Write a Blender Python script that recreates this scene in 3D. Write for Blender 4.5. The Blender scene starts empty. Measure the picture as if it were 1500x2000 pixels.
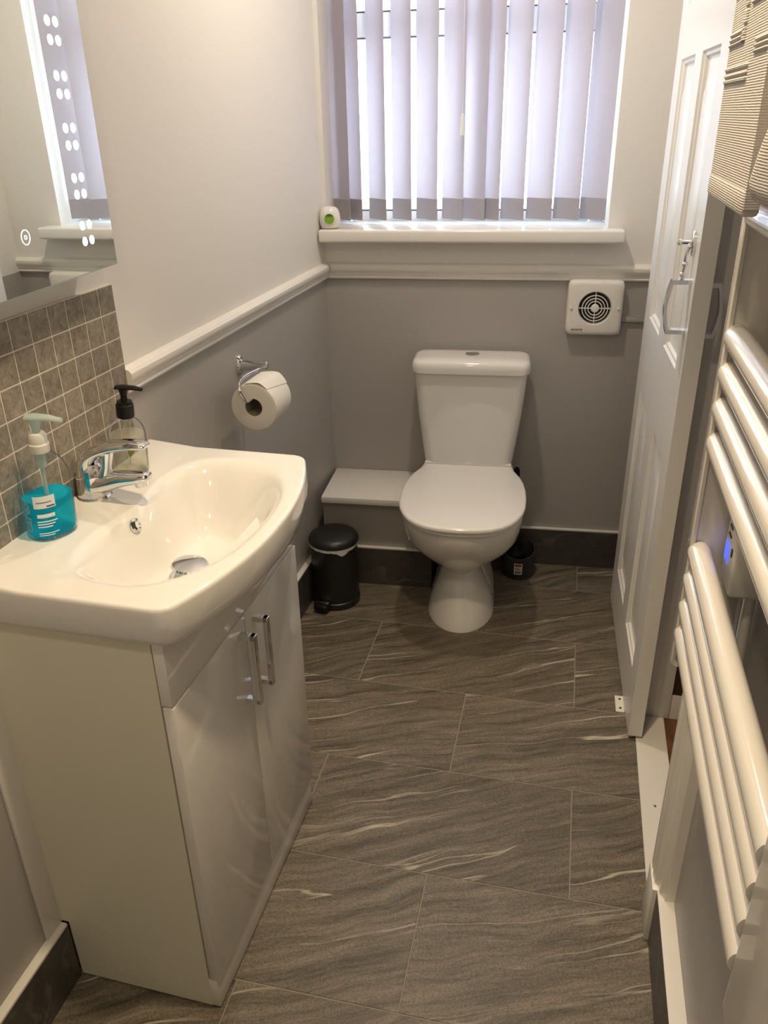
import bpy, bmesh, math, random
from mathutils import Matrix, Vector
random.seed(7)
PI = math.pi
SC = bpy.context.scene
COL = SC.collection

# ------------------------------------------------------------------ camera
cam_d = bpy.data.cameras.new('camera')
cam_d.sensor_fit = 'VERTICAL'
cam_d.sensor_height = 32.0
cam_d.lens = 32.0 * 1576.95 / 2000.0
cam_d.clip_start = 0.02
cam = bpy.data.objects.new('camera', cam_d)
COL.objects.link(cam)
RX, UX, FX = ((0.97503476, 0.22130897, -0.01815343), (-0.08142657, 0.43240642, 0.89799466),
              (-0.20658393, 0.87409784, -0.43963172))
M = Matrix.Identity(4)
for i in range(3):
    M[i][0], M[i][1], M[i][2] = RX[i], UX[i], -FX[i]
M.translation = (0.7749, -2.5373, 1.448)
cam.matrix_world = M
SC.camera = cam

# ------------------------------------------------------------------ world, lamps, exposure
world = bpy.data.worlds.new('sky')
SC.world = world
world.use_nodes = True
bg = world.node_tree.nodes['Background']
bg.inputs['Color'].default_value = (0.78, 0.88, 1.0, 1)
bg.inputs['Strength'].default_value = 7.5


def disc_light(name, loc, power, color, size):
    d = bpy.data.lights.new(name, 'AREA')
    d.shape = 'DISK'
    d.size = size
    d.energy = power
    d.color = color
    o = bpy.data.objects.new(name, d)
    o.location = loc
    COL.objects.link(o)
    return o


disc_light('spot_and_fill_light', (0.45, -0.62, 2.27), 9.0, (1.0, 0.85, 0.67), 0.07)
disc_light('spot_and_fill_light', (0.50, -2.35, 2.27), 5.0, (1.0, 0.82, 0.58), 0.07)  # unseen fill light, added to lift the surfaces that face the camera
dl = bpy.data.lights.new('ceiling_downlight', 'SPOT')
dl.energy = 62.0
dl.color = (1.0, 0.78, 0.49)
dl.spot_size = math.radians(78)
dl.spot_blend = 0.7
dl.shadow_soft_size = 0.035
dlo = bpy.data.objects.new('ceiling_downlight', dl)
dlo.location = (0.62, -1.655, 2.27)
COL.objects.link(dlo)
SC.view_settings.view_transform = 'Standard'
SC.view_settings.look = 'None'
SC.view_settings.gamma = 1.0
SC.view_settings.use_curve_mapping = False
SC.view_settings.exposure = 0.0

# ------------------------------------------------------------------ frames of the room
AL = 0.0268          # left wall yaw
AB = 0.062           # back wall yaw
AR = 0.0413          # sliding door yaw
ROT_L = -math.atan(AL)
ROT_B = math.atan(AB)
ROT_R = math.atan(AR)


def lw(out, along, z=0.0):                       # left wall frame -> world
    n = math.hypot(1, AL)
    return Vector((out / n - AL * along / n, -AL * out / n - along / n, z))


def bw(x, out, z=0.0):                           # back wall frame -> world
    n = math.hypot(1, AB)
    return Vector((x / n + AB * out / n, AB * x / n - out / n, z))


# ------------------------------------------------------------------ material helpers
def new_mat(name):
    m = bpy.data.materials.new(name)
    m.use_nodes = True
    nt = m.node_tree
    return m, nt, nt.nodes['Principled BSDF'], nt.nodes['Material Output']


def nd(nt, typ, **kw):
    n = nt.nodes.new(typ)
    for k, v in kw.items():
        setattr(n, k, v)
    return n


def plain(name, col, rough=0.5, metal=0.0, coat=0.0, bump=0.0, bscale=200.0, var=0.0, spec=0.5):
    m, nt, b, out = new_mat(name)
    b.inputs['Base Color'].default_value = (*col, 1)
    b.inputs['Roughness'].default_value = rough
    b.inputs['Metallic'].default_value = metal
    b.inputs['Coat Weight'].default_value = coat
    b.inputs['Coat Roughness'].default_value = 0.05
    b.inputs['Specular IOR Level'].default_value = spec
    if bump or var:
        tc = nd(nt, 'ShaderNodeTexCoord')
        nz = nd(nt, 'ShaderNodeTexNoise')
        nz.inputs['Scale'].default_value = bscale
        nz.inputs['Detail'].default_value = 3
        nt.links.new(tc.outputs['Object'], nz.inputs['Vector'])
        if bump:
            bp = nd(nt, 'ShaderNodeBump')
            bp.inputs['Strength'].default_value = bump
            bp.inputs['Distance'].default_value = 0.002
            nt.links.new(nz.outputs['Fac'], bp.inputs['Height'])
            nt.links.new(bp.outputs['Normal'], b.inputs['Normal'])
        if var:
            mx = nd(nt, 'ShaderNodeMix', data_type='RGBA')
            mx.inputs[6].default_value = (*[c * (1 - var) for c in col], 1)
            mx.inputs[7].default_value = (*[min(1, c * (1 + var)) for c in col], 1)
            nt.links.new(nz.outputs['Fac'], mx.inputs[0])
            nt.links.new(mx.outputs[2], b.inputs['Base Color'])
    return m


def emit(name, col, strength):
    m, nt, b, out = new_mat(name)
    b.inputs['Base Color'].default_value = (*col, 1)
    b.inputs['Emission Color'].default_value = (*col, 1)
    b.inputs['Emission Strength'].default_value = strength
    return m


def clear(name, tint, gloss=0.12, body=None, body_amt=0.0, rough=0.02):
    """thin clear plastic / glass: tinted transparency + reflection (+ some scattering body)"""
    m, nt, b, out = new_mat(name)
    nt.nodes.remove(b)
    tr = nd(nt, 'ShaderNodeBsdfTransparent')
    tr.inputs['Color'].default_value = (*tint, 1)
    gl = nd(nt, 'ShaderNodeBsdfGlossy')
    gl.inputs['Roughness'].default_value = rough
    lwt = nd(nt, 'ShaderNodeLayerWeight')
    lwt.inputs['Blend'].default_value = gloss
    mx = nd(nt, 'ShaderNodeMixShader')
    src = tr
    if body:
        df = nd(nt, 'ShaderNodeBsdfDiffuse')
        df.inputs['Color'].default_value = (*body, 1)
        tl = nd(nt, 'ShaderNodeBsdfTranslucent')
        tl.inputs['Color'].default_value = (*body, 1)
        m1 = nd(nt, 'ShaderNodeMixShader')
        nt.links.new(df.outputs[0], m1.inputs[1])
        nt.links.new(tl.outputs[0], m1.inputs[2])
        m2 = nd(nt, 'ShaderNodeMixShader')
        m2.inputs[0].default_value = body_amt
        nt.links.new(tr.outputs[0], m2.inputs[1])
        nt.links.new(m1.outputs[0], m2.inputs[2])
        src = m2
    fm = nd(nt, 'ShaderNodeMath', operation='MULTIPLY')
    fm.inputs[1].default_value = 0.75
    nt.links.new(lwt.outputs['Fresnel'], fm.inputs[0])
    nt.links.new(fm.outputs[0], mx.inputs[0])
    nt.links.new(src.outputs[0], mx.inputs[1])
    nt.links.new(gl.outputs[0], mx.inputs[2])
    nt.links.new(mx.outputs[0], out.inputs['Surface'])
    return m


def stone(name, dark, mid, vein, angle, fleck=0.5, scale=1.0, rough=0.42, veins=1.0, warp=0.10, stretch=1.0, vw=0.018, wob=0.0):
    """riven grey stone: streaks along one direction, thin pale veins, shifted for each piece"""
    m, nt, b, out = new_mat(name)
    L = nt.links.new
    tc = nd(nt, 'ShaderNodeTexCoord')
    oi = nd(nt, 'ShaderNodeObjectInfo')
    ml = nd(nt, 'ShaderNodeMath', operation='MULTIPLY')
    ml.inputs[1].default_value = 37.0
    L(oi.outputs['Random'], ml.inputs[0])
    cb = nd(nt, 'ShaderNodeCombineXYZ')
    L(ml.outputs[0], cb.inputs[0]); L(ml.outputs[0], cb.inputs[1]); L(ml.outputs[0], cb.inputs[2])
    ad = nd(nt, 'ShaderNodeVectorMath', operation='ADD')
    L(tc.outputs['Object'], ad.inputs[0]); L(cb.outputs[0], ad.inputs[1])
    rot = nd(nt, 'ShaderNodeMapping')
    ra = nd(nt, 'ShaderNodeMapRange')
    ra.inputs['To Min'].default_value = -angle - wob; ra.inputs['To Max'].default_value = -angle + wob
    L(oi.outputs['Random'], ra.inputs['Value'])
    rc = nd(nt, 'ShaderNodeCombineXYZ')
    L(ra.outputs[0], rc.inputs[2])
    L(rc.outputs[0], rot.inputs['Rotation'])
    L(ad.outputs[0], rot.inputs['Vector'])
    # gentle warp so that the streaks bend
    wn = nd(nt, 'ShaderNodeTexNoise')
    wn.inputs['Scale'].default_value = 4.0 * scale
    wn.inputs['Detail'].default_value = 2
    L(rot.outputs[0], wn.inputs['Vector'])
    ws = nd(nt, 'ShaderNodeVectorMath', operation='SCALE')
    ws.inputs['Scale'].default_value = warp / scale
    L(wn.outputs['Color'], ws.inputs[0])
    wa = nd(nt, 'ShaderNodeVectorMath', operation='ADD')
    L(rot.outputs[0], wa.inputs[0]); L(ws.outputs[0], wa.inputs[1])
    st = nd(nt, 'ShaderNodeMapping')
    st.inputs['Scale'].default_value = (1.3 * scale, 9.0 * scale * stretch, 4.0 * scale)
    L(wa.outputs[0], st.inputs['Vector'])
    n1 = nd(nt, 'ShaderNodeTexNoise')
    n1.inputs['Scale'].default_value = 2.6
    n1.inputs['Detail'].default_value = 10
    n1.inputs['Roughness'].default_value = 0.76
    L(st.outputs[0], n1.inputs['Vector'])
    r1 = nd(nt, 'ShaderNodeValToRGB')
    r1.color_ramp.elements[0].position = 0.34
    r1.color_ramp.elements[0].color = (*dark, 1)
    r1.color_ramp.elements[1].position = 0.68
    r1.color_ramp.elements[1].color = (*mid, 1)
    L(n1.outputs['Fac'], r1.inputs[0])
    # grain
    ng = nd(nt, 'ShaderNodeTexNoise')
    ng.inputs['Scale'].default_value = 260.0
    ng.inputs['Detail'].default_value = 2
    L(wa.outputs[0], ng.inputs['Vector'])
    gr = nd(nt, 'ShaderNodeMapRange')
    gr.inputs['From Min'].default_value = 0.3; gr.inputs['From Max'].default_value = 0.7
    gr.inputs['To Min'].default_value = 1 - 0.3 * fleck; gr.inputs['To Max'].default_value = 1 + 0.3 * fleck
    L(ng.outputs['Fac'], gr.inputs['Value'])
    mg = nd(nt, 'ShaderNodeMix', data_type='RGBA', blend_type='MULTIPLY')
    mg.inputs[0].default_value = 1.0
    L(r1.outputs[0], mg.inputs[6]); L(gr.outputs[0], mg.inputs[7])
    # veins: contour lines of a stretched noise
    sv = nd(nt, 'ShaderNodeMapping')
    sv.inputs['Scale'].default_value = (0.45 * scale / stretch, 5.0 * scale * math.sqrt(stretch), 3.0 * scale)
    L(wa.outputs[0], sv.inputs['Vector'])
    n2 = nd(nt, 'ShaderNodeTexNoise')
    n2.inputs['Scale'].default_value = 1.7
    n2.inputs['Detail'].default_value = 5.0
    n2.inputs['Roughness'].default_value = 0.5
    L(sv.outputs[0], n2.inputs['Vector'])
    sb = nd(nt, 'ShaderNodeMath', operation='SUBTRACT'); sb.inputs[1].default_value = 0.5
    L(n2.outputs['Fac'], sb.inputs[0])
    ab = nd(nt, 'ShaderNodeMath', operation='ABSOLUTE')
    L(sb.outputs[0], ab.inputs[0])
    vr = nd(nt, 'ShaderNodeMapRange', interpolation_type='SMOOTHSTEP')
    vr.inputs['From Min'].default_value = 0.0015; vr.inputs['From Max'].default_value = vw
    vr.inputs['To Min'].default_value = 1.0; vr.inputs['To Max'].default_value = 0.0
    L(ab.outputs[0], vr.inputs['Value'])
    nm = nd(nt, 'ShaderNodeTexNoise')
    nm.inputs['Scale'].default_value = 5.0 * scale
    nm.inputs['Detail'].default_value = 4
    sm = nd(nt, 'ShaderNodeMapping')
    sm.inputs['Scale'].default_value = (0.5 if stretch > 1 else 1.0, 1.6 if stretch > 1 else 1.0, 1.0)
    L(wa.outputs[0], sm.inputs['Vector'])
    L(sm.outputs[0], nm.inputs['Vector'])
    mr = nd(nt, 'ShaderNodeMapRange')
    mr.inputs['From Min'].default_value = 0.44; mr.inputs['From Max'].default_value = 0.60
    mr.inputs['To Min'].default_value = 0.0; mr.inputs['To Max'].default_value = 0.85 * veins
    L(nm.outputs['Fac'], mr.inputs['Value'])
    mv = nd(nt, 'ShaderNodeMath', operation='MULTIPLY')
    L(vr.outputs[0], mv.inputs[0]); L(mr.outputs[0], mv.inputs[1])
    mc = nd(nt, 'ShaderNodeMix', data_type='RGBA')
    mc.inputs[7].default_value = (*vein, 1)
    L(mv.outputs[0], mc.inputs[0]); L(mg.outputs[2], mc.inputs[6])
    # each piece a shade lighter or darker
    hv = nd(nt, 'ShaderNodeHueSaturation')
    pr = nd(nt, 'ShaderNodeMapRange')
    pr.inputs['To Min'].default_value = 0.9; pr.inputs['To Max'].default_value = 1.1
    L(oi.outputs['Random'], pr.inputs['Value']); L(pr.outputs[0], hv.inputs['Value'])
    L(mc.outputs[2], hv.inputs['Color'])
    L(hv.outputs['Color'], b.inputs['Base Color'])
    b.inputs['Roughness'].default_value = rough
    bp = nd(nt, 'ShaderNodeBump')
    bp.inputs['Strength'].default_value = 0.25
    bp.inputs['Distance'].default_value = 0.002
    L(n1.outputs['Fac'], bp.inputs['Height'])
    L(bp.outputs['Normal'], b.inputs['Normal'])
    return m


def fabric(name, col, trans=0.45, weave=900.0):
    m, nt, b, out = new_mat(name)
    L = nt.links.new
    nt.nodes.remove(b)
    tc = nd(nt, 'ShaderNodeTexCoord')
    mp = nd(nt, 'ShaderNodeMapping')
    mp.inputs['Scale'].default_value = (1, 1, 5)
    L(tc.outputs['Object'], mp.inputs['Vector'])
    nz = nd(nt, 'ShaderNodeTexNoise')
    nz.inputs['Scale'].default_value = weave
    L(mp.outputs[0], nz.inputs['Vector'])
    mx = nd(nt, 'ShaderNodeMix', data_type='RGBA')
    mx.inputs[6].default_value = (*[c * 0.93 for c in col], 1)
    mx.inputs[7].default_value = (*[min(1, c * 1.05) for c in col], 1)
    L(nz.outputs['Fac'], mx.inputs[0])
    df = nd(nt, 'ShaderNodeBsdfDiffuse'); tl = nd(nt, 'ShaderNodeBsdfTranslucent')
    L(mx.outputs[2], df.inputs['Color']); L(mx.outputs[2], tl.inputs['Color'])
    ms = nd(nt, 'ShaderNodeMixShader'); ms.inputs[0].default_value = trans
    L(df.outputs[0], ms.inputs[1]); L(tl.outputs[0], ms.inputs[2])
    L(ms.outputs[0], out.inputs['Surface'])
    return m


MAT = {}
MAT['wall_white'] = plain('wall_white', (0.80, 0.775, 0.74), 0.55, bump=0.04, bscale=350)
MAT['wall_grey'] = plain('wall_grey', (0.40, 0.380, 0.362), 0.42, bump=0.04, bscale=350)
MAT['ceiling'] = plain('ceiling_paint', (0.82, 0.80, 0.77), 0.7)
MAT['gloss'] = plain('white_gloss_paint', (0.80, 0.775, 0.735), 0.22, bump=0.02, bscale=60)
MAT['door_paint'] = plain('white_satin_door_paint', (0.80, 0.78, 0.745), 0.3)
MAT['ceramic'] = plain('white_ceramic', (0.79, 0.775, 0.75), 0.06, coat=0.5)
MAT['seat'] = plain('white_seat_plastic', (0.82, 0.80, 0.78), 0.12, coat=0.3)
MAT['cab_side'] = plain('cream_melamine', (0.76, 0.735, 0.60), 0.45, bump=0.02, bscale=500)
MAT['cab_front'] = plain('white_gloss_front', (0.80, 0.775, 0.74), 0.10, coat=0.4)
MAT['dark_gap'] = plain('dark_gap', (0.03, 0.03, 0.03), 0.8)
MAT['chrome'] = plain('chrome', (0.80, 0.80, 0.81), 0.07, metal=1.0)
MAT['chrome_lit'] = plain('chrome_lit_copy', (0.85, 0.86, 0.90), 0.35, metal=0.85)  # brighter bluish chrome for the back handle; window reflection put into the colour
MAT['steel'] = plain('brushed_steel', (0.55, 0.54, 0.52), 0.3, metal=1.0)
MAT['mirror'] = plain('mirror_silver', (0.88, 0.91, 0.88), 0.0, metal=1.0)
MAT['glass_edge'] = plain('led_lit_glass_edge', (0.45, 0.72, 0.74), 0.15)  # LED glow along the mirror edge put into the colour as pale cyan
MAT['mirror_body'] = plain('white_mirror_case', (0.75, 0.75, 0.74), 0.4)
MAT['led'] = emit('led_dots', (0.95, 0.97, 1.0), 6.0)
MAT['led_ring'] = emit('touch_ring', (0.75, 0.85, 0.95), 1.2)
MAT['lcd'] = emit('blue_lcd', (0.10, 0.16, 1.0), 0.9)
MAT['radiator'] = plain('ivory_radiator_enamel', (0.67, 0.645, 0.61), 0.14, coat=0.4)
MAT['plastic_white'] = plain('white_plastic', (0.78, 0.76, 0.72), 0.3)
MAT['black'] = plain('black_satin_metal', (0.012, 0.012, 0.012), 0.38)
MAT['black_plastic'] = plain('black_plastic', (0.008, 0.008, 0.009), 0.42, spec=0.2)
MAT['dark_grey'] = plain('dark_grey_plastic', (0.035, 0.035, 0.038), 0.45)
MAT['bag'] = plain('white_bin_bag', (0.70, 0.70, 0.70), 0.4)
MAT['paper'] = plain('toilet_paper', (0.82, 0.79, 0.74), 0.9, bump=0.25, bscale=400)
MAT['card'] = plain('grey_card', (0.25, 0.20, 0.16), 0.9)
def terry(name, col):
    m = plain(name, col, 0.95, bump=0.5, bscale=700, var=0.08)
    nt = m.node_tree
    b = nt.nodes['Principled BSDF']
    tc = nd(nt, 'ShaderNodeTexCoord')
    wv = nd(nt, 'ShaderNodeTexWave', bands_direction='Z')
    wv.inputs['Scale'].default_value = 150.0
    wv.inputs['Distortion'].default_value = 1.2
    wv.inputs['Detail'].default_value = 2.0
    nt.links.new(tc.outputs['Object'], wv.inputs['Vector'])
    bp = nd(nt, 'ShaderNodeBump')
    bp.inputs['Strength'].default_value = 0.55
    bp.inputs['Distance'].default_value = 0.001
    old = b.inputs['Normal'].links[0].from_socket
    nt.links.new(old, bp.inputs['Normal'])
    nt.links.new(wv.outputs['Fac'], bp.inputs['Height'])
    nt.links.new(bp.outputs['Normal'], b.inputs['Normal'])
    return m
MAT['towel'] = terry('cream_towel', (0.52, 0.485, 0.465))
MAT['floor_tile'] = stone('floor_slate', (0.060, 0.049, 0.036), (0.245, 0.207, 0.157), (0.58, 0.52, 0.42), math.radians(24), warp=0.075, stretch=1.9, vw=0.013, wob=0.10, fleck=1.1)
MAT['grout'] = plain('floor_joint', (0.30, 0.27, 0.23), 0.7)
MAT['skirting'] = stone('skirting_slate', (0.045, 0.041, 0.037), (0.085, 0.078, 0.070), (0.22, 0.21, 0.19), 0.0, rough=0.38, veins=0.5)
MAT['wall_tile'] = stone('wall_tile_stone', (0.15, 0.128, 0.103), (0.36, 0.315, 0.262), (0.45, 0.41, 0.34), math.radians(60), fleck=0.5, scale=6.0, rough=0.35, veins=0.3)
MAT['wall_grout'] = plain('cream_grout', (0.74, 0.68, 0.58), 0.8)
MAT['blind'] = fabric('lilac_blind_fabric', (0.68, 0.645, 0.685), 0.48)
MAT['blind_hem'] = fabric('lilac_blind_fabric_double', (0.52, 0.485, 0.51), 0.34)
MAT['upvc'] = plain('white_upvc', (0.80, 0.82, 0.83), 0.25)
MAT['pane'] = clear('window_glass', (0.97, 0.99, 0.99), 0.06)
MAT['seal'] = plain('grey_seal', (0.12, 0.12, 0.13), 0.6)
MAT['bottle'] = clear('clear_bottle_plastic', (0.965, 0.98, 0.98), 0.06)
MAT['blue_soap'] = clear('blue_soap', (0.22, 0.82, 0.95), 0.05, body=(0.03, 0.74, 1.0), body_amt=0.46)
MAT['clear_soap'] = clear('clear_soap', (0.96, 0.95, 0.90), 0.06, body=(0.85, 0.80, 0.68), body_amt=0.28)
MAT['pump_clear'] = clear('frosted_pump_plastic', (0.80, 0.92, 0.90), 0.15, body=(0.74, 0.83, 0.80), body_amt=0.62, rough=0.2)
MAT['cap_frost'] = plain('frosted_white_cap', (0.68, 0.68, 0.63), 0.35)
MAT['label_grey'] = plain('grey_print', (0.22, 0.36, 0.40), 0.6)
MAT['label_white'] = plain('white_print', (0.80, 0.84, 0.85), 0.5)
MAT['label_navy'] = plain('navy_print', (0.03, 0.07, 0.16), 0.5)
MAT['leaf'] = plain('green_leaf_print', (0.12, 0.16, 0.03), 0.5)
MAT['green'] = plain('green_disc', (0.22, 0.42, 0.02), 0.4)
MAT['green_dark'] = plain('dark_green_disc', (0.04, 0.13, 0.07), 0.4)
MAT['sticker_red'] = plain('red_sticker', (0.45, 0.02, 0.02), 0.5)
MAT['sticker'] = plain('white_sticker', (0.72, 0.68, 0.66), 0.6)
MAT['ink'] = plain('dark_ink', (0.03, 0.03, 0.03), 0.6)
MAT['wood_floor'] = stone('brown_wood_floor', (0.10, 0.045, 0.02), (0.22, 0.11, 0.05), (0.26, 0.13, 0.06), math.radians(90), rough=0.4)
MAT['dark_wood'] = plain('dark_brown_wood', (0.035, 0.014, 0.010), 0.5)


# ------------------------------------------------------------------ mesh helpers
def box(bm, x0, x1, y0, y1, z0, z1, bev=0.0, seg=2):
    g = bmesh.ops.create_cube(bm, size=1.0)['verts']
    for v in g:
        v.co = Vector(((x0 + x1) / 2 + v.co.x * (x1 - x0), (y0 + y1) / 2 + v.co.y * (y1 - y0), (z0 + z1) / 2 + v.co.z * (z1 - z0)))
    if bev:
        es = list({e for v in g for e in v.link_edges})
        bmesh.ops.bevel(bm, geom=es, offset=bev, segments=seg, profile=0.5, affect='EDGES')


def loft(bm, rings, cap0=True, cap1=True, closed=True):
    vs = [[bm.verts.new(p) for p in r] for r in rings]
    n = len(vs[0])
    m = n if closed else n - 1
    for a, b in zip(vs[:-1], vs[1:]):
        for i in range(m):
            j = (i + 1) % n
            bm.faces.new((a[i], a[j], b[j], b[i]))
    if cap0 and closed:
        bm.faces.new(list(reversed(vs[0])))
    if cap1 and closed:
        bm.faces.new(vs[-1])
    return vs


def lathe(bm, prof, n=32, c=(0, 0, 0), cap0=True, cap1=True, sx=1.0, sy=1.0):
    rings = []
    for r, z in prof:
        rings.append([(c[0] + sx * r * math.cos(2 * PI * i / n), c[1] + sy * r * math.sin(2 * PI * i / n), c[2] + z) for i in range(n)])
    loft(bm, rings, cap0, cap1)


def tube(bm, pts, r, n=12, flat=None, cap=True):
    """circular (or elliptical, flat=(side,up) scale) tube along points; r scalar or list"""
    pts = [Vector(p) for p in pts]
    rs = list(r) if isinstance(r, (list, tuple)) else [r] * len(pts)
    if len(rs) != len(pts):          # spread the given radii evenly along the path
        src, rs = [q if isinstance(q, tuple) else (q, q) for q in rs], []
        for i in range(len(pts)):
            f = i / (len(pts) - 1) * (len(src) - 1)
            k = min(int(f), len(src) - 2)
            f -= k
            rs.append(tuple(src[k][c] * (1 - f) + src[k + 1][c] * f for c in (0, 1)))
    rings = []
    up0 = Vector((0, 0, 1))
    prev = None
    for i, p in enumerate(pts):
        t = (pts[min(i + 1, len(pts) - 1)] - pts[max(i - 1, 0)]).normalized()
        if prev is None:
            ref = up0 if abs(t.z) < 0.95 else Vector((1, 0, 0))
            s = t.cross(ref).normalized()
        else:
            s = (prev - t * prev.dot(t)).normalized()
        u = s.cross(t).normalized()
        prev = s
        ri = rs[i]
        a, b = (ri, ri) if not isinstance(ri, (tuple, list)) else ri
        rings.append([p + s * a * math.cos(2 * PI * k / n) + u * b * math.sin(2 * PI * k / n) for k in range(n)])
    loft(bm, rings, cap, cap)


def rrect(hx, hy, r, z, n=6, cx=0.0, cy=0.0):
    pts = []
    for (sx, sy, a0) in ((1, 1, 0), (-1, 1, PI / 2), (-1, -1, PI), (1, -1, 3 * PI / 2)):
        for k in range(n + 1):
            a = a0 + (PI / 2) * k / n
            pts.append((cx + sx * (hx - r) + r * math.cos(a), cy + sy * (hy - r) + r * math.sin(a), z))
    return pts


def grid_face(bm, x0, x1, z0, z1, y, holes):
    pass


def finish(bm, name, sharp=35.0):
    bmesh.ops.remove_doubles(bm, verts=bm.verts, dist=2e-6)
    bmesh.ops.recalc_face_normals(bm, faces=bm.faces)
    lim = math.radians(sharp)
    for f in bm.faces:
        f.smooth = True
    for e in bm.edges:
        if len(e.link_faces) == 2:
            e.smooth = e.calc_face_angle(0.0) < lim
    me = bpy.data.meshes.new(name)
    bm.to_mesh(me)
    bm.free()
    return me


def obj(name, bm, mat, parent=None, loc=None, rot=None, sharp=35.0):
    me = finish(bm, name, sharp) if isinstance(bm, bmesh.types.BMesh) else bm
    if mat is not None and not me.materials:
        me.materials.append(MAT[mat] if isinstance(mat, str) else mat)
    o = bpy.data.objects.new(name, me)
    COL.objects.link(o)
    if parent is not None:
        o.parent = parent
    if loc is not None:
        o.location = loc
    if rot is not None:
        o.rotation_euler = rot
    return o


def thing(name, label, cat, loc=(0, 0, 0), rotz=0.0, group=None, rot=None):
    o = bpy.data.objects.new(name, None)
    o.empty_display_size = 0.05
    COL.objects.link(o)
    o.location = loc
    o.rotation_euler = rot if rot else (0, 0, rotz)
    o['label'] = label
    o['category'] = cat
    if group:
        o['group'] = group
    return o


def struct(name, bm, mat, loc=(0, 0, 0), rotz=0.0, sharp=35.0):
    o = obj(name, bm, mat, None, loc, (0, 0, rotz), sharp)
    o['kind'] = 'structure'
    return o


def nb():
    return bmesh.new()


def bx(*a, **k):
    bm = nb(); box(bm, *a, **k); return bm


def text_mesh(txt, size, depth=0.0004, bold=False):
    c = bpy.data.curves.new('lettering', 'FONT')
    c.body = txt
    c.size = size
    c.extrude = depth
    c.resolution_u = 2
    c.align_x = 'CENTER'
    c.align_y = 'CENTER'
    if bold:
        c.offset = size * 0.02
    o = bpy.data.objects.new('lettering', c)
    COL.objects.link(o)
    me = bpy.data.meshes.new_from_object(o)
    bpy.data.objects.remove(o)
    bpy.data.curves.remove(c)
    me.name = 'lettering'
    return me


# ================================================================== STRUCTURE
HD = 0.990         # colour change / dado bottom
ZC = 2.30          # ceiling
XR = 1.047         # right wall face

# floor: joint-coloured screed + separate vinyl stone tiles
fl = struct('floor', bx(-0.2, XR, -2.95, 0.12, -0.03, -0.0012), 'grout')
TW, TL, TX, TY = 0.6031, 0.305, 0.2647, -0.4328
GAP = 0.0013
XMIN, XMAX, YMIN, YMAX = -0.10, 1.046, -2.92, 0.10
def floor_piece(x0, x1, y0, y1):
    return bx(x0 + GAP, x1 - GAP, y0 + GAP, y1 - GAP, -0.0012, 0.0, bev=0.0006, seg=1)
for k in range(-2, 9):
    y1, y0 = TY - k * TL, TY - (k + 1) * TL
    y1, y0 = min(y1, YMAX), max(y0, YMIN)
    if y1 - y0 < 0.02:
        continue
    off = {0: 0.0, 1: 0.513, 2: 0.0, 3: 0.51}.get(k, 0.5 if k % 2 else 0.0)
    for i in range(-2, 3):
        x0, x1 = TX + (i + off) * TW, TX + (i + 1 + off) * TW
        x0, x1 = max(x0, XMIN), min(x1, XMAX)
        if x1 - x0 < 0.02:
            continue
        obj('floor_tile', floor_piece(x0, x1, y0, y1), 'floor_tile', fl)

# left wall (frame: x = out of the wall, y = towards the window)
def two_tone(name, x0, x1, y0, y1, loc, rotz, zsplit=HD, z1=ZC):
    me = bpy.data.meshes.new(name)
    bm = nb()
    box(bm, x0, x1, y0, y1, 0.0, zsplit)
    nlow = len(bm.faces)
    box(bm, x0, x1, y0, y1, zsplit, z1)
    for i, f in enumerate(bm.faces):
        f.material_index = 0 if i < nlow else 1
    bmesh.ops.recalc_face_normals(bm, faces=bm.faces)
    bm.to_mesh(me); bm.free()
    me.materials.append(MAT['wall_grey']); me.materials.append(MAT['wall_white'])
    o = bpy.data.objects.new(name, me)
    COL.objects.link(o)
    o.location = loc
    o.rotation_euler = (0, 0, rotz)
    o['kind'] = 'structure'
    return o

wall_left = two_tone('wall_left', -0.15, 0.0, -2.96, 0.20, (0, 0, 0), ROT_L)
# white cover strip on the wall behind the vanity
struct('trim_10', bx(0.0, 0.006, -1.745, -1.690, 0.144, 0.80, bev=0.001), 'gloss', (0, 0, 0), ROT_L)
# mosaic splashback
S0, S1, Z1T, PT = 1.220, 1.815, 1.191, 0.0475
obj('grout', bx(0.0, 0.0088, -S1, -S0, 0.80, Z1T), 'wall_grout', wall_left)
tile_me = finish(bx(0.0, 0.009, -PT / 2 + 0.0011, PT / 2 - 0.0011, -PT / 2 + 0.0011, PT / 2 - 0.0011, bev=0.0006, seg=1), 'wall_tile')
tile_me.materials.append(MAT['wall_tile'])
z = Z1T - PT / 2
for r in range(8):
    for c in range(12):
        o = bpy.data.objects.new('wall_tile', tile_me)
        COL.objects.link(o)
        o.parent = wall_left
        o.location = (0.0006, -(S0 + (c + 0.5) * PT), Z1T - (r + 0.5) * PT - 0.0)

# back wall (frame: x along the wall from the left corner, y into the wall), with the window opening
WX0, WX1, WZ0, WZ1 = 0.012, 0.860, 1.105, 2.10
bm = nb()
box(bm, -0.20, 1.16, 0.0, 0.24, 0.0, HD)
n0 = len(bm.faces)
box(bm, -0.20, 1.16, 0.0, 0.24, HD, WZ0)
box(bm, -0.20, WX0, 0.0, 0.24, WZ0, WZ1)
box(bm, WX1, 1.16, 0.0, 0.24, WZ0, WZ1)
box(bm, -0.20, 1.16, 0.0, 0.24, WZ1, ZC)
for i, f in enumerate(bm.faces):
    f.material_index = 0 if i < n0 else 1
bmesh.ops.recalc_face_normals(bm, faces=bm.faces)
me = bpy.data.meshes.new('wall_back'); bm.to_mesh(me); bm.free()
me.materials.append(MAT['wall_grey']); me.materials.append(MAT['wall_white'])
wall_back = bpy.data.objects.new('wall_back', me); COL.objects.link(wall_back)
wall_back.rotation_euler = (0, 0, ROT_B); wall_back['kind'] = 'structure'

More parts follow.
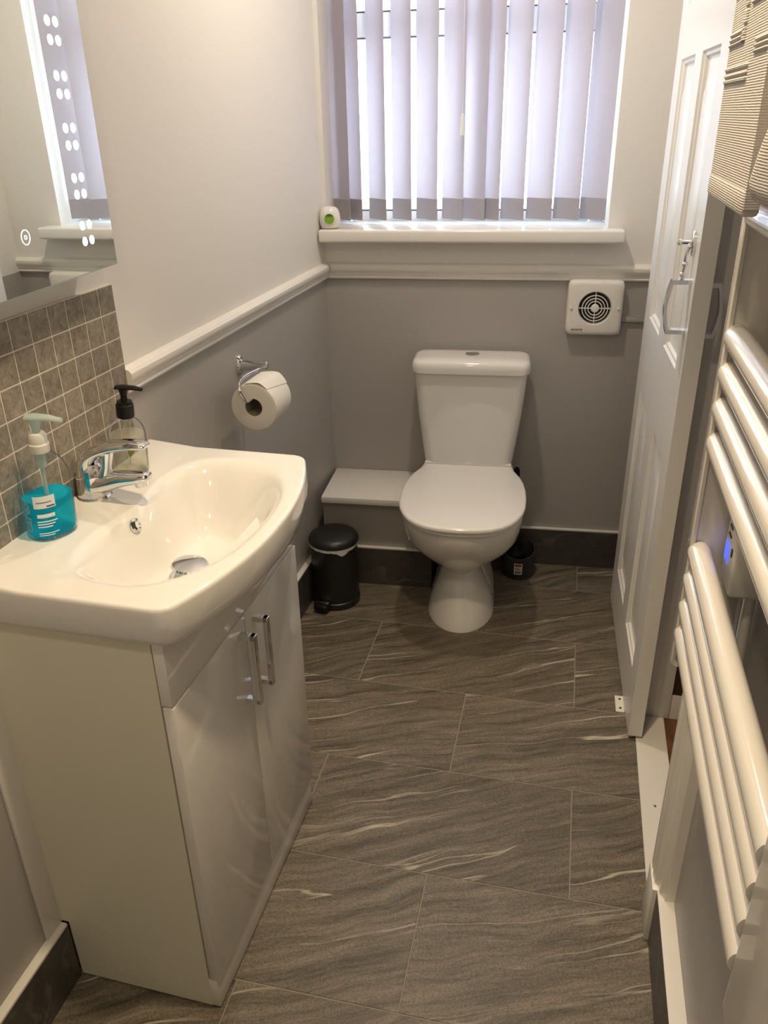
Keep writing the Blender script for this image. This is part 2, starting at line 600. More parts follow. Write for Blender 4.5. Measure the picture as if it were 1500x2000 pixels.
# right wall with the doorway
JY0, JY1 = -0.725, -1.345      # far and near side of the doorway
two_tone('wall_right', XR, XR + 0.075, JY0 + 0.002, 0.10, (0, 0, 0), 0)
two_tone('wall_right', XR, XR + 0.075, -2.96, JY1 - 0.04, (0, 0, 0), 0)
struct('wall_right', bx(XR, XR + 0.075, JY1 - 0.04, JY0 + 0.002, 2.05, ZC), 'wall_white')
struct('wall_near', bx(-0.3, 2.1, -3.10, -2.96, 0.0, ZC), 'wall_white')
struct('ceiling', bx(-0.3, 2.2, -3.10, 0.35, ZC, ZC + 0.1), 'ceiling')
# hall behind the doorway
hall_floor = struct('floor_hall', bx(XR, 2.1, -2.96, 0.2, -0.03, -0.002), 'wood_floor')
struct('wall_hall_right', bx(2.1, 2.2, -3.1, 0.35, -0.05, ZC), 'wall_white')
struct('wall_hall_far', bx(XR + 0.075, 2.1, -0.70, -0.62, -0.02, ZC), 'wall_white')
# far jamb lining of the doorway, hall skirting and dark panel beyond it
tr = struct('trim_1', bx(XR - 0.004, 1.112, JY0 - 0.012, JY0 + 0.002, 0.0, 2.05, bev=0.002), 'gloss')
struct('trim_2', bx(1.113, 1.9, JY0 - 0.006, -0.70, -0.002, 0.074), 'gloss')
struct('trim_3', bx(1.113, 1.9, JY0 - 0.004, -0.70, 0.075, 0.55), 'dark_wood')
# threshold board
th = struct('trim_4', bx(1.024, 1.100, JY1 + 0.0, JY0 - 0.013, -0.001, 0.004, bev=0.0015, seg=1), 'gloss')
bm = nb(); lathe(bm, [(0.0035, 0.0), (0.0035, 0.0008), (0.0018, 0.0012)], 12)
obj('screw', bm, 'steel', th, (1.055, -1.06, 0.004))
# near jamb: plinth block and moulded architrave
bm = nb()
box(bm, 1.010, XR + 0.076, JY1 - 0.066, JY1, 0.0, 0.140, bev=0.002)
jb = struct('trim_5', bm, 'gloss')
bm = nb()
prof = [(XR, JY1 - 0.088), (1.030, JY1 - 0.088), (1.028, JY1 - 0.080), (1.022, JY1 - 0.074), (1.021, JY1 - 0.055), (1.015, JY1 - 0.050),
        (1.013, JY1 - 0.030), (1.016, JY1 - 0.022), (1.013, JY1 - 0.016), (1.013, JY1 - 0.004), (1.016, JY1), (XR + 0.076, JY1), (XR + 0.076, JY1 - 0.03), (XR, JY1 - 0.03)]
loft(bm, [[(x, y, zz) for x, y in prof] for zz in (0.140, 2.08)])
struct('trim_6', bm, 'gloss', sharp=25)


# dado rails ------------------------------------------------------------
DADO = [(0.0, 0.000), (0.010, 0.000), (0.012, 0.004), (0.010, 0.008), (0.013, 0.012), (0.014, 0.018), (0.018, 0.022), (0.0215, 0.030),
        (0.021, 0.038), (0.016, 0.044), (0.006, 0.047), (0.0, 0.048)]
bm = nb()
S = 1.222
loft(bm, [[(o, -S, HD + h) for o, h in DADO], [(o, -o * (1 - 0.03), HD + h) for o, h in DADO]])
struct('trim_7', bm, 'gloss', (0, 0, 0), ROT_L, sharp=28)
bm = nb()
loft(bm, [[(o * 0.97, -o, HD + h) for o, h in DADO], [(1.05, -o, HD + h) for o, h in DADO]])
struct('trim_8', bm, 'gloss', (0, 0, 0), ROT_B, sharp=28)

# skirtings: dark stone face with a white cap ---------------------------
HB = 0.140
def skirting(name, x0, x1, t, loc, rotz, axis, cap_t=None):
    """axis 'y': runs along local y with its face at x=t ; axis 'x': runs along local x with its face at y=-t"""
    ct = cap_t if cap_t else t
    if axis == 'y':
        o = struct(name, bx(0.0, t, x0, x1, 0.0, HB - 0.003), 'skirting', loc, rotz)
        obj('cap', bx(0.0, ct, x0, x1, HB - 0.003, HB + 0.004, bev=0.0015), 'gloss', o)
    else:
        o = struct(name, bx(x0, x1, -t, 0.0, 0.0, HB - 0.003), 'skirting', loc, rotz)
        obj('cap', bx(x0, x1, -ct, 0.0, HB - 0.003, HB + 0.004, bev=0.0015), 'gloss', o)
    return o
skirting('baseboard_left', -1.190, -0.235, 0.018, (0, 0, 0), ROT_L, 'y')
skirting('baseboard_left', -2.94, -1.706, 0.018, (0, 0, 0), ROT_L, 'y')
skirting('baseboard_back', 0.375, 1.04, 0.012, (0, 0, 0), ROT_B, 'x')
o = struct('baseboard_right', bx(1.0185, XR, -2.94, JY1 - 0.067, 0.0, HB - 0.003), 'skirting')
obj('cap', bx(1.0185, XR, -2.94, JY1 - 0.067, HB - 0.003, HB + 0.001, bev=0.001), 'gloss', o)

# boxed-in pipe with a white board on top, left of the toilet ------------
DB, DS, ZS = 0.214, 0.246, 0.332
box_in = struct('trim_9', bx(0.004, 0.36, -DB, 0.0, 0.0, ZS - 0.022), 'wall_grey', (0, 0, 0), ROT_B)
obj('top_board', bx(0.0065, 0.372, -DS, -0.001, ZS - 0.022, ZS, bev=0.0025), 'gloss', box_in)
sk = obj('skirting', bx(0.016, 0.37, -DB - 0.012, -DB, 0.0, HB - 0.003), 'skirting', box_in)
obj('cap', bx(0.016, 0.37, -DB - 0.012, -DB, HB - 0.003, HB + 0.004, bev=0.0015), 'gloss', sk)

# ================================================================== WINDOW
YW = 0.165                     # frame face (into the wall)
win = struct('window_1', bx(WX0, WX1, YW + 0.055, YW + 0.06, WZ0 + 0.04, WZ0 + 0.045), 'upvc', (0, 0, 0), ROT_B)
FZ0, FZ1, TRZ0, TRZ1 = WZ0 + 0.038, WZ1, 1.660, 1.726
def fr(name, *a, mat='upvc', par=win, bev=0.004):
    return obj(name, bx(*a, bev=bev), mat, par)
fr('frame_side', WX0, WX0 + 0.045, YW, YW + 0.06, FZ0, FZ1)
fr('frame_side', WX1 - 0.045, WX1, YW, YW + 0.06, FZ0, FZ1)
fr('frame_bottom', WX0 + 0.045, WX1 - 0.045, YW, YW + 0.06, FZ0, FZ0 + 0.032)
fr('frame_top', WX0 + 0.045, WX1 - 0.045, YW, YW + 0.06, FZ1 - 0.05, FZ1)
tr_ = fr('transom', WX0 + 0.045, WX1 - 0.045, YW, YW + 0.06, TRZ0, TRZ1)
obj('seal', bx(WX0 + 0.045, WX1 - 0.045, YW - 0.001, YW + 0.02, TRZ0 - 0.003, TRZ0), 'seal', tr_)
obj('seal', bx(WX0 + 0.045, WX1 - 0.045, YW - 0.001, YW + 0.02, TRZ1, TRZ1 + 0.003), 'seal', tr_)
obj('seal', bx(WX0 + 0.045, WX1 - 0.045, YW - 0.001, YW + 0.02, FZ0 + 0.032, FZ0 + 0.035), 'seal', win)
obj('pane', bx(WX0 + 0.04, WX1 - 0.04, YW + 0.028, YW + 0.034, FZ0 + 0.03, TRZ0 + 0.002), 'pane', win)
obj('pane', bx(WX0 + 0.04, WX1 - 0.04, YW + 0.028, YW + 0.034, TRZ1 - 0.002, FZ1 - 0.04), 'pane', win)
# sill board
bm = nb()
SF, SZ = 0.073, 1.143
box(bm, -0.001, 0.905, -SF, 0.0, SZ - 0.037, SZ, bev=0.007, seg=3)
box(bm, WX0 + 0.0005, WX1 - 0.0005, -0.012, YW + 0.005, SZ - 0.037, SZ - 0.0002)
obj('window_sill', bm, 'gloss', win)

# vertical blind --------------------------------------------------------
YB = 0.085
blind = thing('vertical_blind', 'lilac grey vertical blind of hanging fabric vanes across the window', 'blind', bw(0, -YB, 0), ROT_B)
obj('headrail', bx(0.02, 0.855, -0.02, 0.02, 2.055, 2.095, bev=0.004), 'upvc', blind)
spans = [(0.014, 0.067), (None, 0.105), (0.134, 0.182), (0.208, 0.262), (0.283, 0.343), (0.363, 0.423), (0.427, 0.490), (None, 0.529),
         (0.543, 0.609), (0.621, 0.694), (0.702, 0.776), (0.781, 0.8545)]
def vane_bm(phi, z0, z1, t, amp, cxy):
    """slightly bowed strip of fabric with thickness"""
    bm = nb()
    W, N = 0.089, 8
    front, back = [], []
    for k in range(N + 1):
        u = (k / N - 0.5) * W
        bow = amp * (1 - (2 * k / N - 1) ** 2)
        for lst, d in ((front, -t / 2), (back, t / 2)):
            lst.append((cxy + u * math.cos(phi) - (bow + d) * math.sin(phi) * -1 * 0 + (bow + d) * math.sin(phi), u * -math.sin(phi) + (bow + d) * math.cos(phi)))
    ring = front + back[::-1]
    loft(bm, [[(x, y, zz) for x, y in ring] for zz in (z0, z1)])
    return bm
for i, (a, b) in enumerate(spans):
    phi = math.radians(37)
    ctr0 = ((a if a is not None else b - 0.055) + b) / 2
    if a is not None:
        # apparent width for a vane seen from the camera side
        tan = (ctr0 - 0.775) / 2.54
        best = min((abs(0.089 * (math.cos(p) + math.sin(p) * tan) - (b - a)), p) for p in [math.radians(q / 2) for q in range(20, 110)])
        phi = best[1]
    phi = max(math.radians(24), min(math.radians(50), phi))
    v = obj('vane', vane_bm(phi, 1.158, 2.055, 0.0008, 0.004, ctr0), 'blind', blind)
    h = obj('hem', vane_bm(phi, 1.156, 1.217, 0.0024, 0.004, ctr0), 'blind_hem', v)
bm = nb(); tube(bm, [(0.420, -0.052, 2.05), (0.423, -0.052, 1.45)], 0.0012, 6)
cord = obj('cord', bm, 'upvc', blind)
bm = nb(); lathe(bm, [(0.002, 0.0), (0.0055, 0.003), (0.0045, 0.055), (0.002, 0.06)], 12)
obj('cord_weight', bm, 'upvc', cord, (0.423, -0.052, 1.392))

# air freshener on the sill ----------------------------------------------
p = bw(0.030, 0.036, SZ)
af = thing('air_freshener', 'small round white air freshener with a green disc on the left end of the sill', 'air freshener', p, ROT_B + 0.10)
bm = nb()
prof = [(0.018, 0.0), (0.026, 0.004), (0.031, 0.016), (0.0325, 0.030), (0.030, 0.046), (0.025, 0.057), (0.018, 0.0625), (0.008, 0.064)]
lathe(bm, prof, 32, sy=0.82)
obj('body', bm, 'plastic_white', af)
def disc(r, t, n=28):
    bm = nb(); lathe(bm, [(r, 0), (r, t)], n); return bm
dsc = obj('green_disc', disc(0.0145, 0.002), 'green', af, (0.0015, -0.0245, 0.031), (PI / 2 - 0.05, 0, 0))
bm = nb()
pts = [(0.0135 * math.cos(a), 0.0135 * math.sin(a)) for a in [math.radians(25 + 130 * k / 12) for k in range(13)]]
loft(bm, [[(x, y, zz) for x, y in pts] for zz in (0.002, 0.0024)])
obj('disc_band', bm, 'green_dark', dsc)

# ================================================================== TOILET
wc = thing('toilet', 'white close-coupled toilet with closed lid against the grey back wall', 'toilet', (0.4755, 0.0293, 0), math.atan(0.07))
# local: x lateral, y = -distance from the wall
def egg(w, vf, vb, vm, z, n=44, pb=3.2, pf=2.0):
    pts = []
    for k in range(n):
        a = 2 * PI * k / n
        c, s = math.cos(a), math.sin(a)
        if s >= 0:    # front
            x = w * math.copysign(abs(c) ** (2 / pf), c); v = vm + (vf - vm) * abs(s) ** (2 / pf)
        else:
            x = w * math.copysign(abs(c) ** (2 / pb), c); v = vm - (vm - vb) * abs(s) ** (2 / pb)
        pts.append((x, -v, z))
    return pts
bm = nb()
bowl = [(0.000, 0.107, 0.482, 0.10), (0.012, 0.1065, 0.480, 0.10), (0.05, 0.094, 0.458, 0.12), (0.10, 0.076, 0.428, 0.14), (0.14, 0.062, 0.405, 0.15), (0.163, 0.056, 0.394, 0.15),
        (0.166, 0.063, 0.401, 0.10), (0.178, 0.076, 0.413, 0.08), (0.20, 0.102, 0.442, 0.07), (0.235, 0.131, 0.486, 0.06), (0.27, 0.152, 0.524, 0.05), (0.31, 0.168, 0.557, 0.05),
        (0.35, 0.177, 0.579, 0.05), (0.383, 0.180, 0.590, 0.05), (0.392, 0.178, 0.588, 0.05), (0.396, 0.172, 0.582, 0.055)]
def nudge(ring, zz):                     # the waist sits slightly to one side
    d = -0.006 * max(0.0, 1 - abs(zz - 0.15) / 0.10)
    return [(x + d, y, q) for x, y, q in ring]
loft(bm, [nudge(egg(w, vf, vb, max(0.30, min(0.40, vf - 0.16)), zz), zz) for zz, w, vf, vb in bowl])
# flared rear flange that takes the floor fixings
loft(bm, [egg(w, vf, 0.09, 0.24, zz, pb=5, pf=3.0) for zz, w, vf in ((0.0, 0.1045, 0.345), (0.03, 0.101, 0.342), (0.07, 0.088, 0.335), (0.12, 0.069, 0.325), (0.165, 0.056, 0.315), (0.20, 0.05, 0.305))])
bm2 = None
body = obj('bowl', bm, 'ceramic', wc, sharp=50)
# side flange and fixing cap low on the right of the pedestal
bm = nb(); lathe(bm, [(0.009, 0), (0.009, 0.002), (0.0055, 0.0045), (0.0, 0.0046)], 16)
obj('fixing_cap', bm, 'steel', body, (0.1015, -0.285, 0.036), (0, PI / 2 - 0.2, 0))
# cistern
bm = nb()
ct = [(0.395, 0.120, 0.060, 0.045), (0.410, 0.136, 0.062, 0.042), (0.435, 0.143, 0.064, 0.035), (0.50, 0.151, 0.066, 0.032), (0.60, 0.163, 0.069, 0.030), (0.68, 0.170, 0.0715, 0.030), (0.733, 0.1735, 0.073, 0.030)]
loft(bm, [rrect(hx, hy, r, zz, 6, 0.0, -(0.022 + hy + (0.0))) for zz, hx, hy, r in ct])
obj('cistern', bm, 'ceramic', wc, sharp=50)
bm = nb()
lidp = [(0.735, 0.177, 0.076, 0.034), (0.737, 0.181, 0.080, 0.038), (0.752, 0.1825, 0.0815, 0.040), (0.764, 0.181, 0.080, 0.040), (0.772, 0.176, 0.075, 0.038), (0.776, 0.166, 0.066, 0.034), (0.778, 0.13, 0.04, 0.02)]
loft(bm, [rrect(hx, hy, r, zz, 6, 0.0, -0.0985) for zz, hx, hy, r in lidp])
lid = obj('cistern_lid', bm, 'ceramic', wc, sharp=50)
bm = nb(); lathe(bm, [(0.0225, 0), (0.0225, 0.003), (0.019, 0.005), (0.0185, 0.0042), (0.0, 0.0044)], 28)
bt = obj('flush_button', bm, 'chrome', lid, (0.002, -0.098, 0.7785))
obj('button_split', bx(-0.018, 0.018, -0.0008, 0.0008, 0.0040, 0.0048), 'dark_gap', bt)
# seat ring and lid
HW = [(0.128, 0.145), (0.150, 0.1455), (0.175, 0.150), (0.20, 0.160), (0.23, 0.171), (0.27, 0.180), (0.32, 0.186), (0.38, 0.188), (0.44, 0.185), (0.48, 0.178), (0.52, 0.163), (0.55, 0.145), (0.575, 0.120), (0.592, 0.092), (0.602, 0.060), (0.607, 0.028), (0.608, 0.0)]
def seat_ring(z, inset):
    pts = []
    for v, w in HW:
        pts.append((max(0.0, w - inset * min(1, w / 0.1)), -(v - inset * ((v - 0.36) / 0.25))))
    L = [(x, y, z) for x, y in pts] + [(-x, y, z) for x, y in pts[-2::-1]]
    return L
bm = nb(); loft(bm, [seat_ring(0.3972, 0.012), seat_ring(0.399, 0.009), seat_ring(0.408, 0.009), seat_ring(0.4105, 0.012)])
obj('seat', bm, 'seat', wc, sharp=50)
bm = nb(); loft(bm, [seat_ring(0.4125, 0.006), seat_ring(0.4145, 0.0005), seat_ring(0.4205, 0.0), seat_ring(0.4245, 0.002), seat_ring(0.4262, 0.006), seat_ring(0.4268, 0.016)])
sl = obj('seat_lid', bm, 'seat', wc, sharp=50)
bm = nb(); box(bm, -0.140, 0.140, -0.150, -0.1275, 0.4255, 0.4345, bev=0.004, seg=3)
obj('lid_ridge', bm, 'seat', sl)

# ================================================================== PEDAL BIN
pb = thing('pedal_bin', 'small black pedal bin with a white liner edge under the wooden shelf', 'bin', (0.0845, -0.330, 0), -0.25)
pb['label'] = 'small black pedal bin with white liner showing, in front of the boxed-in pipe'
R = 0.079
bm = nb(); lathe(bm, [(R - 0.002, 0.0), (R, 0.003), (R, 0.022), (R - 0.003, 0.024), (R - 0.003, 0.219), (R - 0.006, 0.2195)], 48)
obj('body', bm, 'black', pb)
bm = nb()
rings = []
N = 60
rnd = [random.uniform(-1, 1) for _ in range(N)]
for rr, zz, am in ((R - 0.003, 0.218, 0.0), (R + 0.0005, 0.215, 0.002), (R + 0.001, 0.222, 0.0015), (R - 0.002, 0.2245, 0.0)):
    ring = []
    for k in range(N):
        a = 2 * PI * k / N
        wob = am * rnd[k]
        drop = -0.014 * math.exp(-((a - 5.6) / 0.22) ** 2) if zz == 0.215 else 0
        ring.append(((rr + wob) * math.cos(a), (rr + wob) * math.sin(a), zz + drop))
    rings.append(ring)
loft(bm, rings)
obj('liner', bm, 'bag', pb)
bm = nb(); lathe(bm, [(R - 0.004, 0.2235), (R + 0.002, 0.225), (R + 0.0025, 0.232), (R - 0.002, 0.242), (R - 0.012, 0.249), (R - 0.03, 0.253), (0.02, 0.255), (0.0, 0.2552)], 48)
obj('lid', bm, 'black', pb)
bm = nb()
box(bm, -0.025, 0.025, -R - 0.034, -R + 0.006, 0.008, 0.034, bev=0.011, seg=3)
ped = obj('pedal', bm, 'black_plastic', pb)
bm = nb(); box(bm, -0.022, 0.022, -R - 0.016, -R + 0.002, 0.033, 0.039, bev=0.0028)
obj('pedal_plate', bm, 'chrome', ped)

# ================================================================== TOILET BRUSH
br = thing('toilet_brush', 'dark grey toilet brush in a slanted pot with a red and white sticker', 'brush', (0.664, -0.040, 0), 0.05)
bm = nb()
n = 40
def pot(r, z0, slope):
    return [(r * math.cos(2 * PI * k / n), r * math.sin(2 * PI * k / n), z0 + slope * math.sin(2 * PI * k / n)) for k in range(n)]
loft(bm, [pot(0.054, 0.0, 0), pot(0.0555, 0.004, 0), pot(0.054, 0.095, 0.016), pot(0.0515, 0.096, 0.016), pot(0.0515, 0.02, 0)], True, True)
ph = obj('pot', bm, 'dark_grey', br)
def curved_patch(x0, x1, z0, z1, r, t=0.0006):
    bm = nb(); rings = []
    for zz in (z0, z1):
        a = [(-PI / 2 + (x0 + (x1 - x0) * k / 6) / r) for k in range(7)]
        ring = [(r * math.cos(q), r * math.sin(q), zz) for q in a] + [((r + t) * math.cos(q), (r + t) * math.sin(q), zz) for q in reversed(a)]
        rings.append(ring)
    loft(bm, rings); return bm
st = obj('sticker', curved_patch(-0.014, 0.014, 0.022, 0.064, 0.0556), 'sticker', ph)
obj('sticker_print', curved_patch(-0.0115, 0.0115, 0.053, 0.0615, 0.0562, 0.0003), 'sticker_red', ph)
for k, (a, b) in enumerate([(-0.0105, -0.0085), (-0.0075, -0.0045), (-0.0035, -0.0025), (-0.0015, 0.0020), (0.003, 0.0045), (0.0055, 0.0095)]):
    obj('sticker_print', curved_patch(a, b, 0.026, 0.034, 0.0562, 0.0002), 'ink', ph)
for k in range(3):
    obj('sticker_print', curved_patch(-0.0105, 0.0095 - 0.003 * k, 0.038 + 0.004 * k, 0.0395 + 0.004 * k, 0.0562, 0.0002), 'ink', ph)
bm = nb(); lathe(bm, [(0.030, 0.03), (0.034, 0.05), (0.034, 0.085), (0.018, 0.092), (0.014, 0.106), (0.009, 0.110), (0.007, 0.13), (0.0065, 0.33), (0.009, 0.345), (0.0105, 0.39), (0.007, 0.402), (0.0, 0.404)], 24)
obj('handle', bm, 'black_plastic', br, (-0.012, -0.003, 0), (0.02, -0.03, 0))

# ================================================================== EXTRACTOR FAN
fan = thing('extractor_fan', 'square white extractor fan with round grille on the grey wall', 'fan', bw(0.842, 0, 0.913), ROT_B)
bm = nb()
# square plate with round hole: loft from circle to square
n = 64
def sq(h, y):
    pts = []
    for k in range(n):
        a = 2 * PI * k / n
        c, s = math.cos(a), math.sin(a)
        m = 1 / ((abs(c) ** 14 + abs(s) ** 14) ** (1 / 14))
        pts.append((h * c * m, y, h * s * m))
    return pts
def circ(r, y):
    return [(r * math.cos(2 * PI * k / n), y, r * math.sin(2 * PI * k / n)) for k in range(n)]
loft(bm, [circ(0.047, -0.014), circ(0.0475, -0.031), circ(0.0505, -0.036), sq(0.070, -0.036), sq(0.0785, -0.034), sq(0.082, -0.029), sq(0.083, -0.001), sq(0.080, 0.0)], True, True)
plate = obj('cover', bm, 'plastic_white', fan, sharp=50)
bm = nb(); lathe(bm, [(0.0470, 0), (0.0470, 0.001)], 40)
obj('duct', bm, 'black', fan, (0, -0.0145, 0), (PI / 2, 0, 0))
def ring_bm(r, w, y0, y1):
    bm = nb()
    loft(bm, [circ(r, y0), circ(r, y1), circ(r - w, y1), circ(r - w, y0), circ(r, y0)], False, False)
    return bm
for r in (0.0395, 0.0305, 0.0220):
    obj('grille_ring', ring_bm(r, 0.0026, -0.034, -0.029), 'plastic_white', fan)
obj('grille_bar', bx(-0.048, 0.048, -0.0335, -0.0295, -0.0013, 0.0013), 'plastic_white', fan)
obj('grille_bar', bx(-0.0013, 0.0013, -0.0334, -0.0294, -0.048, 0.048), 'plastic_white', fan)
bm = nb(); lathe(bm, [(0.0125, 0), (0.0125, 0.005), (0.010, 0.007), (0.0, 0.0075)], 28)
obj('hub', bm, 'plastic_white', fan, (0, -0.029, 0), (PI / 2, 0, 0))
for sx in (-1, 1):
    bm = nb(); lathe(bm, [(0.0042, 0), (0.0040, 0.003), (0.002, 0.0045), (0.0, 0.0046)], 16)
    obj('screw_cap', bm, 'plastic_white', fan, (sx * 0.070, -0.036, 0.0), (PI / 2, 0, 0))
me = text_mesh('MANROSE', 0.0075, 0.0002, True); me.materials.append(MAT['ink'])
o = bpy.data.objects.new('lettering', me); COL.objects.link(o); o.parent = fan
o.location = (-0.049, -0.0362, -0.0655); o.rotation_euler = (PI / 2, 0, 0)
me = text_mesh('········', 0.006, 0.0002); me.materials.append(MAT['label_grey'])
o = bpy.data.objects.new('lettering', me); COL.objects.link(o); o.parent = fan
o.location = (-0.024, -0.0362, -0.0655); o.rotation_euler = (PI / 2, 0, 0)
# white cable trunking to the right of the fan
tk = thing('cable_trunking', 'narrow grey painted cable trunking running right from the fan', 'trunking', bw(0.927, 0, 0.8765), ROT_B)
obj('cover', bx(0.0, 0.118, -0.011, 0.0, -0.0085, 0.0085, bev=0.0015), 'wall_grey', tk)
obj('top_lip', bx(0.0, 0.118, -0.0115, -0.002, 0.0085, 0.0105), 'wall_grey', tk)

# ================================================================== PAPER HOLDER AND ROLL
ph_ = thing('paper_holder', 'chrome wall bracket with a bent wire arm holding the toilet roll', 'holder', lw(0, 0.712, 0.902), ROT_L)
bm = nb(); lathe(bm, [(0.026, 0), (0.026, 0.004), (0.022, 0.008), (0.0, 0.0085)], 32, sx=1.0, sy=0.62)
bp_ = obj('wall_plate', bm, 'chrome', ph_, (0, 0, 0), (0, PI / 2, 0))
bm = nb(); lathe(bm, [(0.003, 0), (0.003, 0.001), (0.0, 0.0015)], 12)
obj('screw', bm, 'dark_gap', bp_, (-0.010, -0.006, 0.0078))
bm = nb()
tube(bm, [(0.006, 0, 0.0), (0.03, 0, 0.0), (0.06, 0, 0.002), (0.074, 0, 0.003), (0.078, 0, 0.003)], [(0.009, 0.016), (0.0085, 0.013), (0.0085, 0.0105), (0.009, 0.0105), (0.006, 0.007)], 20)
obj('arm', bm, 'chrome', ph_)
# wire: from the end of the arm towards the camera, down and into the roll core
def smooth_path(pts, it=3):
    P = [Vector(p) for p in pts]
    for _ in range(it):
        Q = [P[0]]
        for a, b in zip(P[:-1], P[1:]):
            Q += [a.lerp(b, 0.25), a.lerp(b, 0.75)]
        Q.append(P[-1]); P = Q
    return P
bm = nb()
tube(bm, smooth_path([(0.066, 0.002, -0.003), (0.060, -0.05, 0.001), (0.056, -0.112, 0.003), (0.058, -0.142, -0.010), (0.076, -0.150, -0.040), (0.084, -0.130, -0.046), (0.084, -0.02, -0.046)]), 0.0038, 10)
obj('wire_arm', bm, 'chrome', ph_)
roll = thing('toilet_roll', 'white toilet roll hanging from the chrome wall bracket', 'toilet roll', lw(0.086, 0.786, 0.8392), ROT_L)
bm = nb()
def cyl_y(bm, prof, n=48):    # profile (r, y)
    rings = [[(r * math.cos(2 * PI * k / n), y, r * math.sin(2 * PI * k / n)) for k in range(n)] for r, y in prof]
    loft(bm, rings, False, False)
cyl_y(bm, [(0.0215, -0.050), (0.053, -0.051), (0.0565, -0.049), (0.0575, -0.045), (0.0575, 0.045), (0.0565, 0.049), (0.053, 0.050), (0.0215, 0.050)])
obj('paper', bm, 'paper', roll)
bm = nb(); cyl_y(bm, [(0.0215, -0.0495), (0.0205, -0.0495), (0.0205, 0.0495), (0.0215, 0.0495), (0.0215, -0.0495)], 32)
obj('core', bm, 'card', roll)
# loose end laid over the top and folded to a point
bm = nb()
def sheet(front_a, back_a, n=14):
    outer = []
    return outer
rings = []
NS = 12
for j in range(5):
    yy = -0.049 + 0.098 * j / 4
    ring = []
    a1 = math.radians(108); a0 = math.radians(52 - 18 * j / 4)
    top = []
    for k in range(NS + 1):
        a = a1 + (a0 - a1) * k / NS
        lift = 0.0012 + 0.007 * max(0.0, 1 - abs(k / NS - 0.62) / 0.40) ** 1.2 * (0.55 + 0.45 * j / 4)
        top.append((0.0575 + lift, a))
    ring = [(r * math.cos(a), yy, r * math.sin(a)) for r, a in top] + [((r - 0.0008) * math.cos(a), yy, (r - 0.0008) * math.sin(a)) for r, a in reversed(top)]
    rings.append(ring)
loft(bm, rings)
obj('loose_sheet', bm, 'paper', roll)

# ================================================================== VANITY UNIT
van = thing('vanity_unit', 'white gloss vanity cupboard with cream side panel under the basin', 'cabinet', lw(0, 1.194, 0), ROT_L)
# local: x out of the wall, y = -(along - 1.194)
VW = 0.510
def side_panel(y0, y1):
    bm = nb()
    poly = [(0.020, 0.004), (0.288, 0.004), (0.288, 0.800), (0.002, 0.800), (0.002, 0.146), (0.020, 0.146)]
    loft(bm, [[(x, y, zz) for x, zz in poly] for y in (y0, y1)])
    return bm
obj('side_panel', side_panel(-VW, -VW + 0.016), 'cab_side', van)
obj('side_panel', side_panel(-0.016, 0.0), 'cab_side', van)
obj('back_panel', bx(0.021, 0.024, -VW + 0.016, -0.016, 0.02, 0.795), 'cab_side', van)
obj('base_shelf', bx(0.03, 0.284, -VW + 0.016, -0.016, 0.078, 0.094), 'cab_side', van)
obj('plinth', bx(0.270, 0.3035, -VW + 0.0005, -0.0005, 0.004, 0.0745, bev=0.001), 'cab_front', van)
obj('fascia', bx(0.2895, 0.307, -VW, 0.0, 0.6895, 0.799, bev=0.0012), 'cab_front', van)
for (y0, y1, hy) in ((-VW, -VW / 2 - 0.001, -0.279), (-VW / 2 + 0.001, 0.0, -0.222)):
    d = obj('door', bx(0.2905, 0.3085, y0, y1, 0.0775, 0.6865, bev=0.0014), 'cab_front', van)
    bm = nb()
    hz0, hz1 = 0.519, 0.664
    box(bm, 0.3085, 0.3365, hy - 0.006, hy + 0.006, hz1 - 0.010, hz1, bev=0.0008, seg=1)
    box(bm, 0.3085, 0.3365, hy - 0.006, hy + 0.006, hz0, hz0 + 0.010, bev=0.0008, seg=1)
    box(bm, 0.3285, 0.3375, hy - 0.006, hy + 0.006, hz0, hz1, bev=0.0008, seg=1)
    obj('handle', bm, 'chrome', d)

# ------------------------------------------------------------------ BASIN
BC = 1.4375            # centre along the wall
bas = thing('wash_basin', 'white ceramic bow-fronted wash basin on top of the vanity cupboard', 'basin', lw(0, BC, 0), ROT_L)
# local: x out, y = -(along - BC); width 0.56
HWB = 0.281
def front(s):          # outline of the front edge, s in [-1, 1] (s<0 far end, s>0 near end)
    return 0.328 + 0.058 * (1 - abs(s) ** 2.2)
ZR = 0.866
def top_z(out, s):
    F = front(s)
    zz = ZR
    if out < 0.10:
        zz += 0.0090 * (1 - out / 0.10)
    # bowl: rounded trapezoid, deeper to the front middle
    t = out / F
    u = s / (0.925 - 0.16 * max(0.0, 1 - t))
    back = 0.275 - 0.08 * s * s + 0.045 * math.exp(-(s / 0.24) ** 2)
    mid = (0.938 + back) / 2
    h = (0.938 - back) / 2
    r = (abs(u) ** 2.8 + abs((t - mid) / h) ** 2.8) ** (1 / 2.8)
    if r < 1.0:
        q = 1 - r
        g = 0.5 + 0.5 * math.tanh((t - mid) / h * 3.0)
        d = min(1.0, q / (0.44 * (1 - g) + 0.66 * g))
        d = d * d * (3 - 2 * d)
        d = d * 0.9 + 0.1 * min(1.0, q)
        zz -= 0.118 * d
    return zz
NSX, NT = 76, 56
bm = nb()
INS = 0.0045
def outline_pt(s, t):
    yy = s * (HWB - INS)
    F = front(s) - INS
    # rounded front corners
    rc = 0.016
    e = HWB - INS - abs(yy)
    if e < rc:
        F -= rc - math.sqrt(max(0.0, rc * rc - (rc - e) ** 2))
    return t * F, -yy
def sd(k, N):          # denser towards the ends
    a = -1 + 2 * k / N
    return math.sin(a * PI / 2) * 0.55 + a * 0.45
V = []
